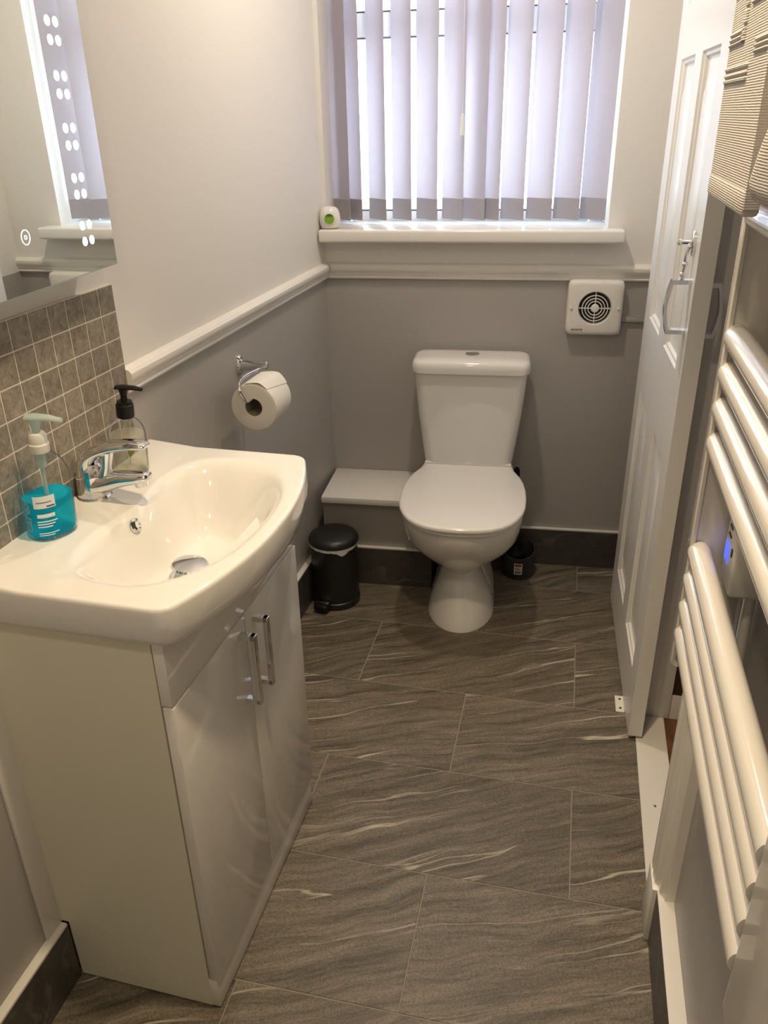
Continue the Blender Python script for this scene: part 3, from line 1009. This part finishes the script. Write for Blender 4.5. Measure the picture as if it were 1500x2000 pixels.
for k in range(NSX + 1):
    s = sd(k, NSX)
    row = []
    for j in range(NT + 1):
        t = j / NT
        x, y = outline_pt(s, t)
        row.append(bm.verts.new((x + 0.0005, y, top_z(x, s))))
    V.append(row)
for k in range(NSX):
    for j in range(NT):
        bm.faces.new((V[k][j], V[k + 1][j], V[k + 1][j + 1], V[k][j + 1]))
loop = [V[k][0] for k in range(NSX + 1)] + [V[NSX][j] for j in range(1, NT + 1)] + [V[k][NT] for k in range(NSX - 1, -1, -1)] + [V[0][j] for j in range(NT - 1, 0, -1)]
# outward directions
N = len(loop)
cen = Vector((0.17, 0, 0))
dirs = []
for i in range(N):
    a = loop[i - 1].co; b = loop[(i + 1) % N].co
    t = Vector((b.x - a.x, b.y - a.y, 0)).normalized()
    nrm = Vector((t.y, -t.x, 0))
    if nrm.dot(Vector((loop[i].co.x - cen.x, loop[i].co.y - cen.y, 0))) < 0:
        nrm = -nrm
    if i <= NSX:
        nrm = Vector((0, nrm.y if i in (0, NSX) else 0, 0))
    dirs.append(nrm)
prev = loop
base = [Vector(v.co) for v in loop]
steps = [(INS * 0.55, -0.0012), (INS * 0.85, -0.0035), (INS, -0.007), (INS + 0.0005, -0.030), (INS - 0.0015, -0.052), (INS - 0.004, -0.0595), (INS - 0.010, None)]
for off, dz in steps:
    new = []
    for i in range(N):
        c = base[i] + dirs[i] * off
        c.z = (base[i].z + dz) if dz is not None else 0.8005
        if dz is not None and dz < -0.02:
            f = (-dz - 0.02) / 0.045
            c.z = (ZR + dz) * f + c.z * (1 - f) if f < 1 else ZR + dz
        c.x = max(c.x, 0.0005)
        new.append(bm.verts.new(c))
    for i in range(N):
        j = (i + 1) % N
        bm.faces.new((prev[i], prev[j], new[j], new[i]))
    prev = new
for sc_, zz in ((0.80, 0.8003), (0.78, 0.775), (0.55, 0.742), (0.3, 0.738)):
    new = []
    for i in range(N):
        c = Vector((0.165 + (base[i].x - 0.165) * sc_, base[i].y * sc_, zz))
        c.x = min(max(c.x, 0.03), 0.283)
        c.y = max(-0.232, min(0.232, c.y))
        new.append(bm.verts.new(c))
    for i in range(N):
        j = (i + 1) % N
        bm.faces.new((prev[i], prev[j], new[j], new[i]))
    prev = new
bm.faces.new(prev)
obj_bas = obj('bowl', bm, 'ceramic', bas, sharp=60)
# waste with pop-up plug, overflow ring
def bz(out, along):
    return top_z(out, (along - BC) / (HWB - INS))
wo, wa_ = 0.218, 1.452
wz = bz(wo, wa_)
bm = nb(); lathe(bm, [(0.033, -0.002), (0.033, 0.002), (0.029, 0.003), (0.024, -0.001), (0.020, -0.004), (0.0, -0.004)], 36)
ws_ = obj('waste', bm, 'chrome', bas, (wo, -(wa_ - BC), wz + 0.001))
bm = nb(); lathe(bm, [(0.011, 0.0), (0.011, 0.016), (0.030, 0.020), (0.0320, 0.023), (0.029, 0.026), (0.012, 0.0285), (0.0, 0.029)], 36)
obj('plug', bm, 'chrome', ws_, (0, 0, 0.0), (0.0, 0.10, 0))
oo, oa = 0.136, 1.462
oz = bz(oo, oa)
dzx = (bz(oo + 0.006, oa) - bz(oo - 0.006, oa)) / 0.012
tilt = math.atan2(-dzx, 1)
bm = nb()
lathe(bm, [(0.0075, -0.004), (0.0075, 0.001), (0.009, 0.003), (0.0125, 0.002), (0.0130, -0.001)], 28, cap0=False, cap1=False)
ov = obj('overflow_ring', bm, 'chrome', bas, (oo, -(oa - BC), oz + 0.001), (0, tilt, 0))
obj('overflow_hole', disc(0.0077, 0.001), 'dark_gap', ov, (0, 0, -0.001))

# ------------------------------------------------------------------ TAP
tap = thing('basin_tap', 'chrome lever mixer tap at the back of the basin', 'tap', lw(0.0365, 1.418, 0.8705), ROT_L - 0.03)
# local: x outwards
bm = nb(); lathe(bm, [(0.030, -0.003), (0.0305, 0.002), (0.0285, 0.005)], 40)
obj('base_ring', bm, 'chrome', tap)
bm = nb()
rings = []
for zz, cx, a, b in ((0.004, 0.0, 0.0280, 0.0275), (0.02, 0.0, 0.0272, 0.0262), (0.04, 0.0005, 0.0250, 0.025), (0.054, 0.002, 0.021, 0.023), (0.062, 0.004, 0.015, 0.018)):
    rings.append([(cx + a * math.cos(2 * PI * k / 32), b * math.sin(2 * PI * k / 32), zz) for k in range(32)])
loft(bm, rings)
obj('body', bm, 'chrome', tap, sharp=60)
bm = nb()
tube(bm, smooth_path([(0.0, 0, 0.021), (0.030, 0, 0.028), (0.062, 0, 0.039), (0.092, 0, 0.0435), (0.112, 0, 0.0475)], 2),
     [(0.025, 0.019), (0.0235, 0.0175), (0.021, 0.015), (0.0185, 0.012), (0.0165, 0.0095), (0.012, 0.006)], 24)
sp_ = obj('spout', bm, 'chrome', tap, sharp=60)
bm = nb(); lathe(bm, [(0.010, -0.006), (0.011, -0.005), (0.011, 0.008)], 24)
obj('aerator', bm, 'chrome', sp_, (0.097, 0, 0.0345), (0, -0.12, 0))
bm = nb()
tube(bm, [(0.028, 0, 0.038), (0.034, 0, 0.058), (0.040, 0, 0.086)], [(0.015, 0.014), (0.0085, 0.0085), (0.012, 0.011)], 18)
obj('cartridge', bm, 'chrome', tap)
bm = nb()
tube(bm, smooth_path([(-0.003, 0, 0.040), (-0.002, 0, 0.064), (0.014, 0, 0.081), (0.047, 0, 0.0945), (0.080, 0, 0.1015), (0.108, 0, 0.1025), (0.118, 0, 0.102)], 2),
     [(0.0235, 0.0190), (0.0240, 0.0165), (0.0240, 0.0125), (0.0225, 0.0100), (0.0200, 0.0080), (0.0165, 0.0058), (0.011, 0.003)], 24)
obj('lever', bm, 'chrome', tap, sharp=60)

# ------------------------------------------------------------------ SOAP BOTTLES
def ov_ring(hx, hy, z, n=40, p=2.4):
    r = []
    for k in range(n):
        a = 2 * PI * k / n
        c, s = math.cos(a), math.sin(a)
        r.append((hx * math.copysign(abs(c) ** (2 / p), c), hy * math.copysign(abs(s) ** (2 / p), s), z))
    return r
TILT = 0.085
blue = thing('soap_bottle', 'clear pump bottle half full of bright blue hand soap, near corner of basin', 'bottle',
             lw(0.047, 1.552, 0.8722), rot=(0, TILT, ROT_L - 0.35), group=None)
HX, HY = 0.0300, 0.0385
sh = [(0.90, 0.0), (0.985, 0.002), (1.0, 0.006), (1.0, 0.082), (0.985, 0.094), (0.93, 0.106), (0.82, 0.117), (0.66, 0.126), (0.50, 0.1315)]
def scl(f, z):
    ex = max(0.013, HX * f) if f < 0.6 else HX * f
    return ov_ring(HX * f, HY * f, z)
bm = nb(); loft(bm, [scl(f, z) for f, z in sh] + [ov_ring(0.0125, 0.0125, 0.1345, p=2), ov_ring(0.0125, 0.0125, 0.140, p=2)])
obj('bottle', bm, 'bottle', blue, sharp=60)
bm = nb(); loft(bm, [ov_ring(HX * .88, HY * .88, 0.0035), ov_ring(HX * .955, HY * .955, 0.007), ov_ring(HX * .955, HY * .955, 0.064)])
obj('soap', bm, 'blue_soap', blue, sharp=60)
bm = nb(); lathe(bm, [(0.0148, 0.1375), (0.0152, 0.139), (0.0152, 0.150), (0.0135, 0.152), (0.0135, 0.163), (0.011, 0.167), (0.006, 0.168)], 32)
obj('cap', bm, 'cap_frost', blue)
bm = nb(); tube(bm, [(0, 0, 0.167), (0, 0, 0.173), (0, 0, 0.182), (0, 0, 0.190)], [0.0055, 0.006, 0.0075, 0.010], 20)
tube(bm, [(-0.012, 0, 0.191), (0.0, 0, 0.192), (0.022, 0, 0.1925), (0.042, 0, 0.190)], [(0.010, 0.0035), (0.011, 0.0042), (0.0075, 0.0042), (0.004, 0.0032)], 16)
obj('pump', bm, 'pump_clear', blue, rot=(0, 0, 0.50))
bm = nb(); tube(bm, [(0, 0, 0.136), (0.001, 0, 0.008)], 0.0030, 10)
tube(bm, [(0, 0, 0.134), (0, 0, 0.112)], 0.0075, 14)
obj('dip_tube', bm, 'pump_clear', blue)
# printed label on the right of the bottle, lettering running up its left
def on_bottle(x0, x1, z0, z1, off=0.0006, side=-1):
    """patch that follows the oval body; x0..x1 are angles in degrees"""
    bm = nb(); rings = []
    for zz in (z0, z1):
        ring_o, ring_i = [], []
        for k in range(9):
            a = math.radians(x0 + (x1 - x0) * k / 8)
            c, s = math.cos(a), math.sin(a)
            X = HX * math.copysign(abs(c) ** (2 / 2.4), c); Y = HY * math.copysign(abs(s) ** (2 / 2.4), s)
            nr = Vector((X / HX ** 2, Y / HY ** 2)).normalized()
            ring_o.append((X + nr.x * off, Y + nr.y * off, zz)); ring_i.append((X + nr.x * off * 0.3, Y + nr.y * off * 0.3, zz))
        rings.append(ring_o + ring_i[::-1])
    loft(bm, rings); return bm
A0, A1 = -62, -8
obj('label', on_bottle(A0, A1, 0.058, 0.078), 'label_white', blue)
obj('label_print', on_bottle(A0 + 8, A1 - 8, 0.0675, 0.0685, 0.0009), 'label_navy', blue)
obj('label_print', on_bottle(A0 + 34, A1 - 2, 0.060, 0.0622, 0.0009), 'label_navy', blue)
obj('label', on_bottle(A0 + 6, A1 - 4, 0.042, 0.048), 'label_white', blue)
for k in range(3):
    obj('label_print', on_bottle(A0 + 4, A1 - 6 * k, 0.0345 - 0.0045 * k, 0.0362 - 0.0045 * k), 'label_white', blue)
for k in range(2):
    obj('label_print', on_bottle(A0 + 4, A1 - 10 * k, 0.0145 - 0.0035 * k, 0.0158 - 0.0035 * k), 'label_white', blue)
me = text_mesh('carex', 0.025, 0.0002, True); me.materials.append(MAT['label_grey'])
o = bpy.data.objects.new('lettering', me); COL.objects.link(o); o.parent = blue
# upright word on the face that looks towards the camera, reading upwards
ang = math.radians(-88)
o.matrix_local = Matrix.Translation((0.003, -HY - 0.0008, 0.043)) @ Matrix.Rotation(PI / 2, 4, 'X') @ Matrix.Rotation(PI / 2, 4, 'Z')

clr = thing('soap_bottle', 'clear round bottle of pale soap with a black pump, behind the tap', 'bottle',
            lw(0.0415, 1.305, 0.8722), rot=(0, TILT, ROT_L - 0.25))
RB = 0.0325
sh = [(0.028, 0.0), (0.0318, 0.002), (RB, 0.006), (RB, 0.065), (0.0315, 0.076), (0.028, 0.087), (0.021, 0.097), (0.0145, 0.102), (0.0125, 0.106), (0.0125, 0.112)]
bm = nb(); lathe(bm, sh, 40)
obj('bottle', bm, 'bottle', clr, sharp=60)
bm = nb(); lathe(bm, [(0.029, 0.004), (RB - 0.0018, 0.008), (RB - 0.0018, 0.064), (0.0303, 0.072)], 40)
obj('soap', bm, 'clear_soap', clr, sharp=60)
bm = nb()
lathe(bm, [(0.0148, 0.105), (0.0155, 0.106), (0.0155, 0.128), (0.0135, 0.1295), (0.0135, 0.134), (0.006, 0.135), (0.0055, 0.144)], 28)
obj('cap', bm, 'black_plastic', clr)
bm = nb()
tube(bm, [(0, 0, 0.134), (0, 0, 0.144), (0, 0, 0.157)], [0.0048, 0.0052, 0.0085], 18)
tube(bm, [(-0.013, 0, 0.1585), (0.0, 0, 0.160), (0.02, 0, 0.1605), (0.035, 0, 0.159)], [(0.009, 0.003), (0.010, 0.0038), (0.0075, 0.0038), (0.0045, 0.003)], 16)
obj('pump', bm, 'black_plastic', clr, rot=(0, 0, 0.35))
bm = nb(); tube(bm, [(0, 0, 0.094), (-0.002, 0, 0.01)], 0.0025, 8)
obj('dip_tube', bm, 'bottle', clr)
bm = nb()
lf = []
for zz, w in ((0.040, 0.0), (0.046, 7), (0.053, 11), (0.060, 9), (0.066, 0.5)):
    c0 = -38 + (zz - 0.05) * 300
    ring = []
    for k in range(5):
        a = math.radians(c0 - w + 2 * w * k / 4 if w else c0 + 0.2 * k)
        ring.append(((RB + 0.0006) * math.cos(a), (RB + 0.0006) * math.sin(a), zz))
    for k in range(4, -1, -1):
        a = math.radians(c0 - w + 2 * w * k / 4 if w else c0 + 0.2 * k)
        ring.append(((RB + 0.0001) * math.cos(a), (RB + 0.0001) * math.sin(a), zz))
    lf.append(ring)
loft(bm, lf)
obj('leaf_print', bm, 'leaf', clr)

# ================================================================== LED MIRROR
mir = thing('led_mirror', 'frameless lit wall mirror with led dots above the mosaic splashback', 'mirror', lw(0, 1.258, 1.232), ROT_L + 0.06)
MW, MH, MO = 0.60, 0.80, 0.050
obj('case', bx(0.001, MO - 0.0055, -MW + 0.02, -0.02, 0.02, MH - 0.02, bev=0.003), 'mirror_body', mir)
bm = nb(); box(bm, MO - 0.005, MO - 0.0004, -MW, 0.0, 0.0, MH, bev=0.0008, seg=1)
gl = obj('glass', bm, 'glass_edge', mir)
obj('silvering', bx(MO - 0.0006, MO, -MW + 0.0015, -0.0015, 0.0015, MH - 0.0015), 'mirror', mir)
led_me = finish(bx(0.0, 0.0005, -0.0062, 0.0062, -0.0062, 0.0062, bev=0.0) if False else disc(0.0068, 0.0004, 12), 'led_dot')
led_me.materials.append(MAT['led'])
for g in range(10):
    zc = 1.292 + g * 0.0688 - 1.232
    for dz in (-0.0118, 0.0118):
        for dy in (0.0105, -0.0105):
            o = bpy.data.objects.new('led_dot', led_me); COL.objects.link(o); o.parent = mir
            o.location = (MO, -0.0805 + dy, zc + dz); o.rotation_euler = (0, PI / 2, 0)
ts_y, ts_z = -0.243, 1.306 - 1.232
def flat_ring(r, w, t=0.0004, n=32):
    bm = nb()
    rings = [[(rr_ * math.cos(2 * PI * k / n), rr_ * math.sin(2 * PI * k / n), zz) for k in range(n)] for rr_, zz in ((r, 0), (r, t), (r - w, t), (r - w, 0), (r, 0))]
    loft(bm, rings, False, False); return bm
ts = obj('touch_sensor', flat_ring(0.0105, 0.0013), 'led_ring', mir, (MO, ts_y, ts_z), (0, PI / 2, 0))
obj('touch_dot', flat_ring(0.0032, 0.0012), 'led_ring', ts)

# ================================================================== SLIDING DOOR
DX, DN, DLEN, DH, DT = 1.0040, -0.8366, 0.682, 1.985, 0.034
# local frame: y along the door from its near edge towards the window, x into the door thickness
cols = [(0.083, 0.287), (0.380, 0.586)]
rows = [(0.153, 0.732), (0.938, 1.545), (1.655, 1.86)]
bm = nb()
ys = sorted({0.0, DLEN, *[q for c in cols for q in c]})
zs = sorted({0.0, DH, *[q for r in rows for q in r]})
def leaf_side(x, flip):
    for yi in range(len(ys) - 1):
        for zi in range(len(zs) - 1):
            if (ys[yi], ys[yi + 1]) in cols and (zs[zi], zs[zi + 1]) in rows:
                continue
            vs = [bm.verts.new((x, a, b)) for a, b in ((ys[yi], zs[zi]), (ys[yi + 1], zs[zi]), (ys[yi + 1], zs[zi + 1]), (ys[yi], zs[zi + 1]))]
            bm.faces.new(vs)
leaf_side(0.0, False); leaf_side(DT, True)
for a, b in (((0, 0), (DLEN, 0)), ((DLEN, 0), (DLEN, DH)), ((DLEN, DH), (0, DH)), ((0, DH), (0, 0))):
    vs = [bm.verts.new(p) for p in ((0, *a), (DT, *a), (DT, *b), (0, *b))]
    bm.faces.new(vs)
door = struct('door_1', bm, 'door_paint', (DX, DN, 0.012), ROT_R)
def panel_bm(w, h, face, sgn):
    bm = nb()
    def r(i, d):
        iz = i if i < 0.02 else 0.02 + (i - 0.02) * 1.7
        return [(face + sgn * d, i, iz), (face + sgn * d, w - i, iz), (face + sgn * d, w - i, h - iz), (face + sgn * d, i, h - iz)]
    seq = [(0.0, 0.0), (0.004, 0.005), (0.009, 0.006), (0.013, 0.012), (0.018, 0.0125), (0.034, 0.0125), (0.054, 0.004), (0.057, 0.0035)]
    loft(bm, [r(i, d) for i, d in seq], False, True)
    return bm
for (y0, y1) in cols:
    for (z0, z1) in rows:
        obj('panel', panel_bm(y1 - y0, z1 - z0, 0.0, 1), 'door_paint', door, (0, y0, z0), sharp=15)
        obj('panel', panel_bm(y1 - y0, z1 - z0, DT, -1), 'door_paint', door, (0, y0, z0), sharp=15)
def pull(sgn, x0, y, dep=0.034):
    """bow handle: two feet and a gently arched strap"""
    bm = nb()
    z0, z1, w = 1.025, 1.133, 0.011
    inner, outer = [], []
    n = 12
    for k in range(n + 1):
        q = k / n
        d = dep + 0.009 * math.sin(PI * q)
        inner.append((x0 + sgn * (d - 0.003), z0 + (z1 - z0) * q))
        outer.append((x0 + sgn * (d + 0.003), z0 + (z1 - z0) * q))
    ring = [(x0, z0)] + outer + [(x0, z1), (x0, z1 - 0.008)] + inner[::-1][1:-1] + [(x0, z0 + 0.008)]
    loft(bm, [[(x, yy, zz) for x, zz in ring] for yy in (y - w, y + w)])
    return bm
obj('handle', pull(-1, 0.0, 0.045), 'chrome', door, sharp=25)
obj('handle', pull(1, DT, 0.016, 0.014), 'chrome_lit', door, sharp=25)
LY, LZ = 0.060, 1.200
bm = nb(); lathe(bm, [(0.025, 0), (0.025, 0.004), (0.022, 0.0055), (0.0, 0.006)], 24, sx=1.0, sy=0.5)
lk = obj('lock_plate', bm, 'chrome', door, (0.0, LY, LZ), (0, -PI / 2, 0))
bm = nb()
tube(bm, [(0, 0, 0.004), (0, 0, 0.026)], 0.0042, 10)
lathe(bm, [(0.006, 0.026), (0.0065, 0.029), (0.004, 0.033), (0.0, 0.034)], 12)
obj('thumb_turn', bm, 'chrome', lk, (0.002, 0.0, 0))
bm = nb()
chain = smooth_path([(-0.006, 0.0, 0.010), (-0.022, 0.0, 0.014), (-0.040, 0.0, 0.013), (-0.058, 0.0, 0.015), (-0.074, 0.001, 0.013)], 1)
tube(bm, chain, 0.0036, 8)
for q in ((-0.040, 0.0, 0.013), (-0.060, 0.0, 0.015), (-0.074, 0.001, 0.013)):
    bmesh.ops.create_icosphere(bm, subdivisions=2, radius=0.0060, matrix=Matrix.Translation(q))
obj('drop_chain', bm, 'chrome', lk)

# floor guide plate of the sliding door
fg = thing('door_guide', 'small white metal guide plate screwed to the floor beside the sliding door', 'bracket', (0.9885, -0.700, 0.0), 0.02)
obj('plate', bx(-0.0115, 0.0135, -0.034, 0.034, 0.0, 0.0025, bev=0.001, seg=1), 'plastic_white', fg)
obj('upright', bx(0.010, 0.0135, -0.034, 0.034, 0.002, 0.0100), 'plastic_white', fg)
for sy in (-1, 1):
    obj('screw', disc(0.0035, 0.0008, 12), 'ink', fg, (0.001, sy * 0.019, 0.0025))

# ================================================================== TOWEL RADIATOR
rad = thing('towel_radiator', 'ivory ladder towel radiator with rounded bars on the right wall', 'radiator', (0.966, -1.78, 0.0), 0)
YF, YN = 0.255, -0.252     # inner faces of the far and near side plates (local y)
XP0, XP1 = -0.013, 0.066   # plate from room side to near the wall
ZP0, ZP1 = 0.733, 1.80
def far_plate():
    bm = nb()
    def rr(h, w0, w1, z0, z1, y, r=0.008):
        cx, cz = (w0 + w1) / 2, (z0 + z1) / 2
        return [(x, y, zz) for x, zz, _ in rrect((w1 - w0) / 2, (z1 - z0) / 2, r, 0, 5, cx, cz)]
    loft(bm, [rr(0, XP0 + .002, XP1 - .002, ZP0 + .002, ZP1 - .002, YF + 0.014), rr(0, XP0, XP1, ZP0, ZP1, YF + 0.011), rr(0, XP0, XP1, ZP0, ZP1, YF - 0.004),
              rr(0, XP0 + .002, XP1 - .002, ZP0 + .002, ZP1 - .002, YF - 0.006), rr(0, XP0 + .006, XP1 - .006, ZP0 + .006, ZP1 - .006, YF - 0.005), rr(0, XP0 + .008, XP1 - .008, ZP0 + .008, ZP1 - .008, YF)])
    return bm
obj('side_plate', far_plate(), 'radiator', rad, sharp=45)
bm = nb(); box(bm, XP0, XP1, YN - 0.12, YN, ZP0, ZP1, bev=0.010, seg=3)
obj('side_plate', bm, 'radiator', rad, sharp=45)
zbars = [0.790, 0.834, 0.878, 0.920, 1.075, 1.120, 1.164, 1.208, 1.345, 1.389, 1.433, 1.477, 1.61, 1.654, 1.70, 1.745]
bm = nb()
RBAR = 0.0150
prof = []
rings = []
nn = 20
ends = [(YF + 0.004, 0.80), (YF - 0.001, 1.0)]
Yl = [YF + 0.003, YF - 0.002, YF - 0.012] + [YF - 0.012 - (YF - YN - 0.012) * k / 6 for k in range(1, 7)]
for y, f in zip(Yl, [0.86, 0.97] + [1.0] * 7):
    rings.append([(RBAR * f * math.cos(2 * PI * k / nn), y, RBAR * f * 1.06 * math.sin(2 * PI * k / nn)) for k in range(nn)])
loft(bm, rings)
bar_me = finish(bm, 'bar', 50); bar_me.materials.append(MAT['radiator'])
for zb in zbars:
    o = bpy.data.objects.new('bar', bar_me); COL.objects.link(o); o.parent = rad; o.location = (0.0, 0, zb)

# wall timer behind the bars
tm = thing('heating_timer', 'white wall timer with a blue lit display behind the towel radiator bars', 'timer', (XR, -1.566, 0.955), 0)
obj('case', bx(-0.052, 0.0, -0.030, 0.034, -0.062, 0.062, bev=0.005, seg=3), 'plastic_white', tm)
obj('display', bx(-0.0526, -0.0515, 0.000, 0.026, -0.030, -0.004), 'lcd', tm)
for k in range(4):
    obj('button', bx(-0.0532, -0.0515, 0.002, 0.018, 0.006 + 0.012 * k, 0.0095 + 0.012 * k, bev=0.0006, seg=1), 'dark_grey', tm)
obj('button', bx(-0.0532, -0.0515, -0.018, -0.012, -0.010, 0.000), 'dark_grey', tm)
bm = nb(); tube(bm, [(-0.016, 0.0, -0.060), (-0.014, 0.0, -0.25)], 0.007, 12)
obj('conduit', bm, 'plastic_white', tm)

# towel over the upper bars ------------------------------------------------
tw = thing('bath_towel', 'cream bath towel with a ribbed key pattern draped over the radiator bars', 'towel', (0.966, -1.70, 0.0), 0)
def cloth(path, y0f, y1f, t, ny=10):
    """extrude a (x,z) path between y0f(q), y1f(q) with thickness"""
    bm = nb()
    n = len(path)
    front = []; back = []
    for i, (x, zz) in enumerate(path):
        q = i / (n - 1)
        a = path[max(i - 1, 0)]; b = path[min(i + 1, n - 1)]
        tx, tz = b[0] - a[0], b[1] - a[1]
        L = math.hypot(tx, tz) or 1
        nx, nz = -tz / L, tx / L
        ra, rb = [], []
        for j in range(ny + 1):
            yy = y0f(q) + (y1f(q) - y0f(q)) * j / ny
            wv = 0.0
            ra.append((x + nx * t / 2 - wv, yy, zz + nz * t / 2)); rb.append((x - nx * t / 2 - wv, yy, zz - nz * t / 2))
        front.append(ra); back.append(rb)
    rings = [f + b[::-1] for f, b in zip(front, back)]
    loft(bm, rings)
    return bm
# outer layer: hangs in front of the bars, goes over a bar at z=1.654 and down behind
def arc(xc, zc, r, a0, a1, n=8):
    return [(xc + r * math.cos(math.radians(a0 + (a1 - a0) * k / n)), zc + r * math.sin(math.radians(a0 + (a1 - a0) * k / n))) for k in range(n + 1)]
XF = -0.048
path = [(XF - 0.004, 1.372 + 0.0275 * k) for k in range(0, 10)] + [(XF + 0.006, 1.635)] + [(XF + 0.022, 1.664)] + arc(0.0, 1.654, 0.0215, 130, 0) + [(0.0215, 1.60), (0.0215, 1.53)]
bm = cloth(path, lambda q: 0.150 + 0.004 * q, lambda q: -0.07, 0.012, 12)
lay = obj('outer_fold', bm, 'towel', tw, sharp=60)
# raised ribs of the key pattern and the smooth hem
obj('hem', bx(XF - 0.0115, XF + 0.0035, -0.068, 0.1510, 1.366, 1.388, bev=0.004), 'towel', lay)
for (y0, y1, z0, z1) in ((0.02, 0.150, 1.470, 1.486), (0.06, 0.150, 1.502, 1.516), (0.06, 0.075, 1.502, 1.545), (-0.06, 0.045, 1.53, 1.545), (0.10, 0.150, 1.545, 1.56), (-0.06, 0.0, 1.49, 1.503), (-0.06, 0.150, 1.585, 1.60)):
    for j in range(3):
        h = (z1 - z0) / 3
        obj('rib', bx(XF - 0.0118, XF - 0.008, y0, min(y1, 0.1485), z0 + h * j + 0.0006, z0 + h * (j + 1) - 0.0006, bev=0.0014, seg=1), 'towel', lay)
# inner layer: the rest of the towel bundled towards the camera
bm = nb()
rings = []
for k, (zz, xa, ya) in enumerate(((1.384, -0.058, -0.110), (1.387, -0.065, -0.092), (1.397, -0.067, -0.082), (1.420, -0.067, -0.103), (1.452, -0.067, -0.143), (1.50, -0.066, -0.195), (1.56, -0.062, -0.235), (1.64, -0.055, -0.255))):
    ring = []
    n = 24
    cx, cy = -0.030, ya - 0.075
    for i in range(n):
        a = 2 * PI * i / n
        c, s = math.cos(a), math.sin(a)
        hx = (-0.0175 - xa) * 0.47
        ring.append((xa + hx + hx * math.copysign(abs(c) ** 0.8, c) * (1 + 0.06 * math.sin(5 * a)), cy + 0.075 * math.copysign(abs(s) ** 0.8, s), zz))
    rings.append(ring)
loft(bm, rings)
obj('inner_fold', bm, 'towel', tw, sharp=60)
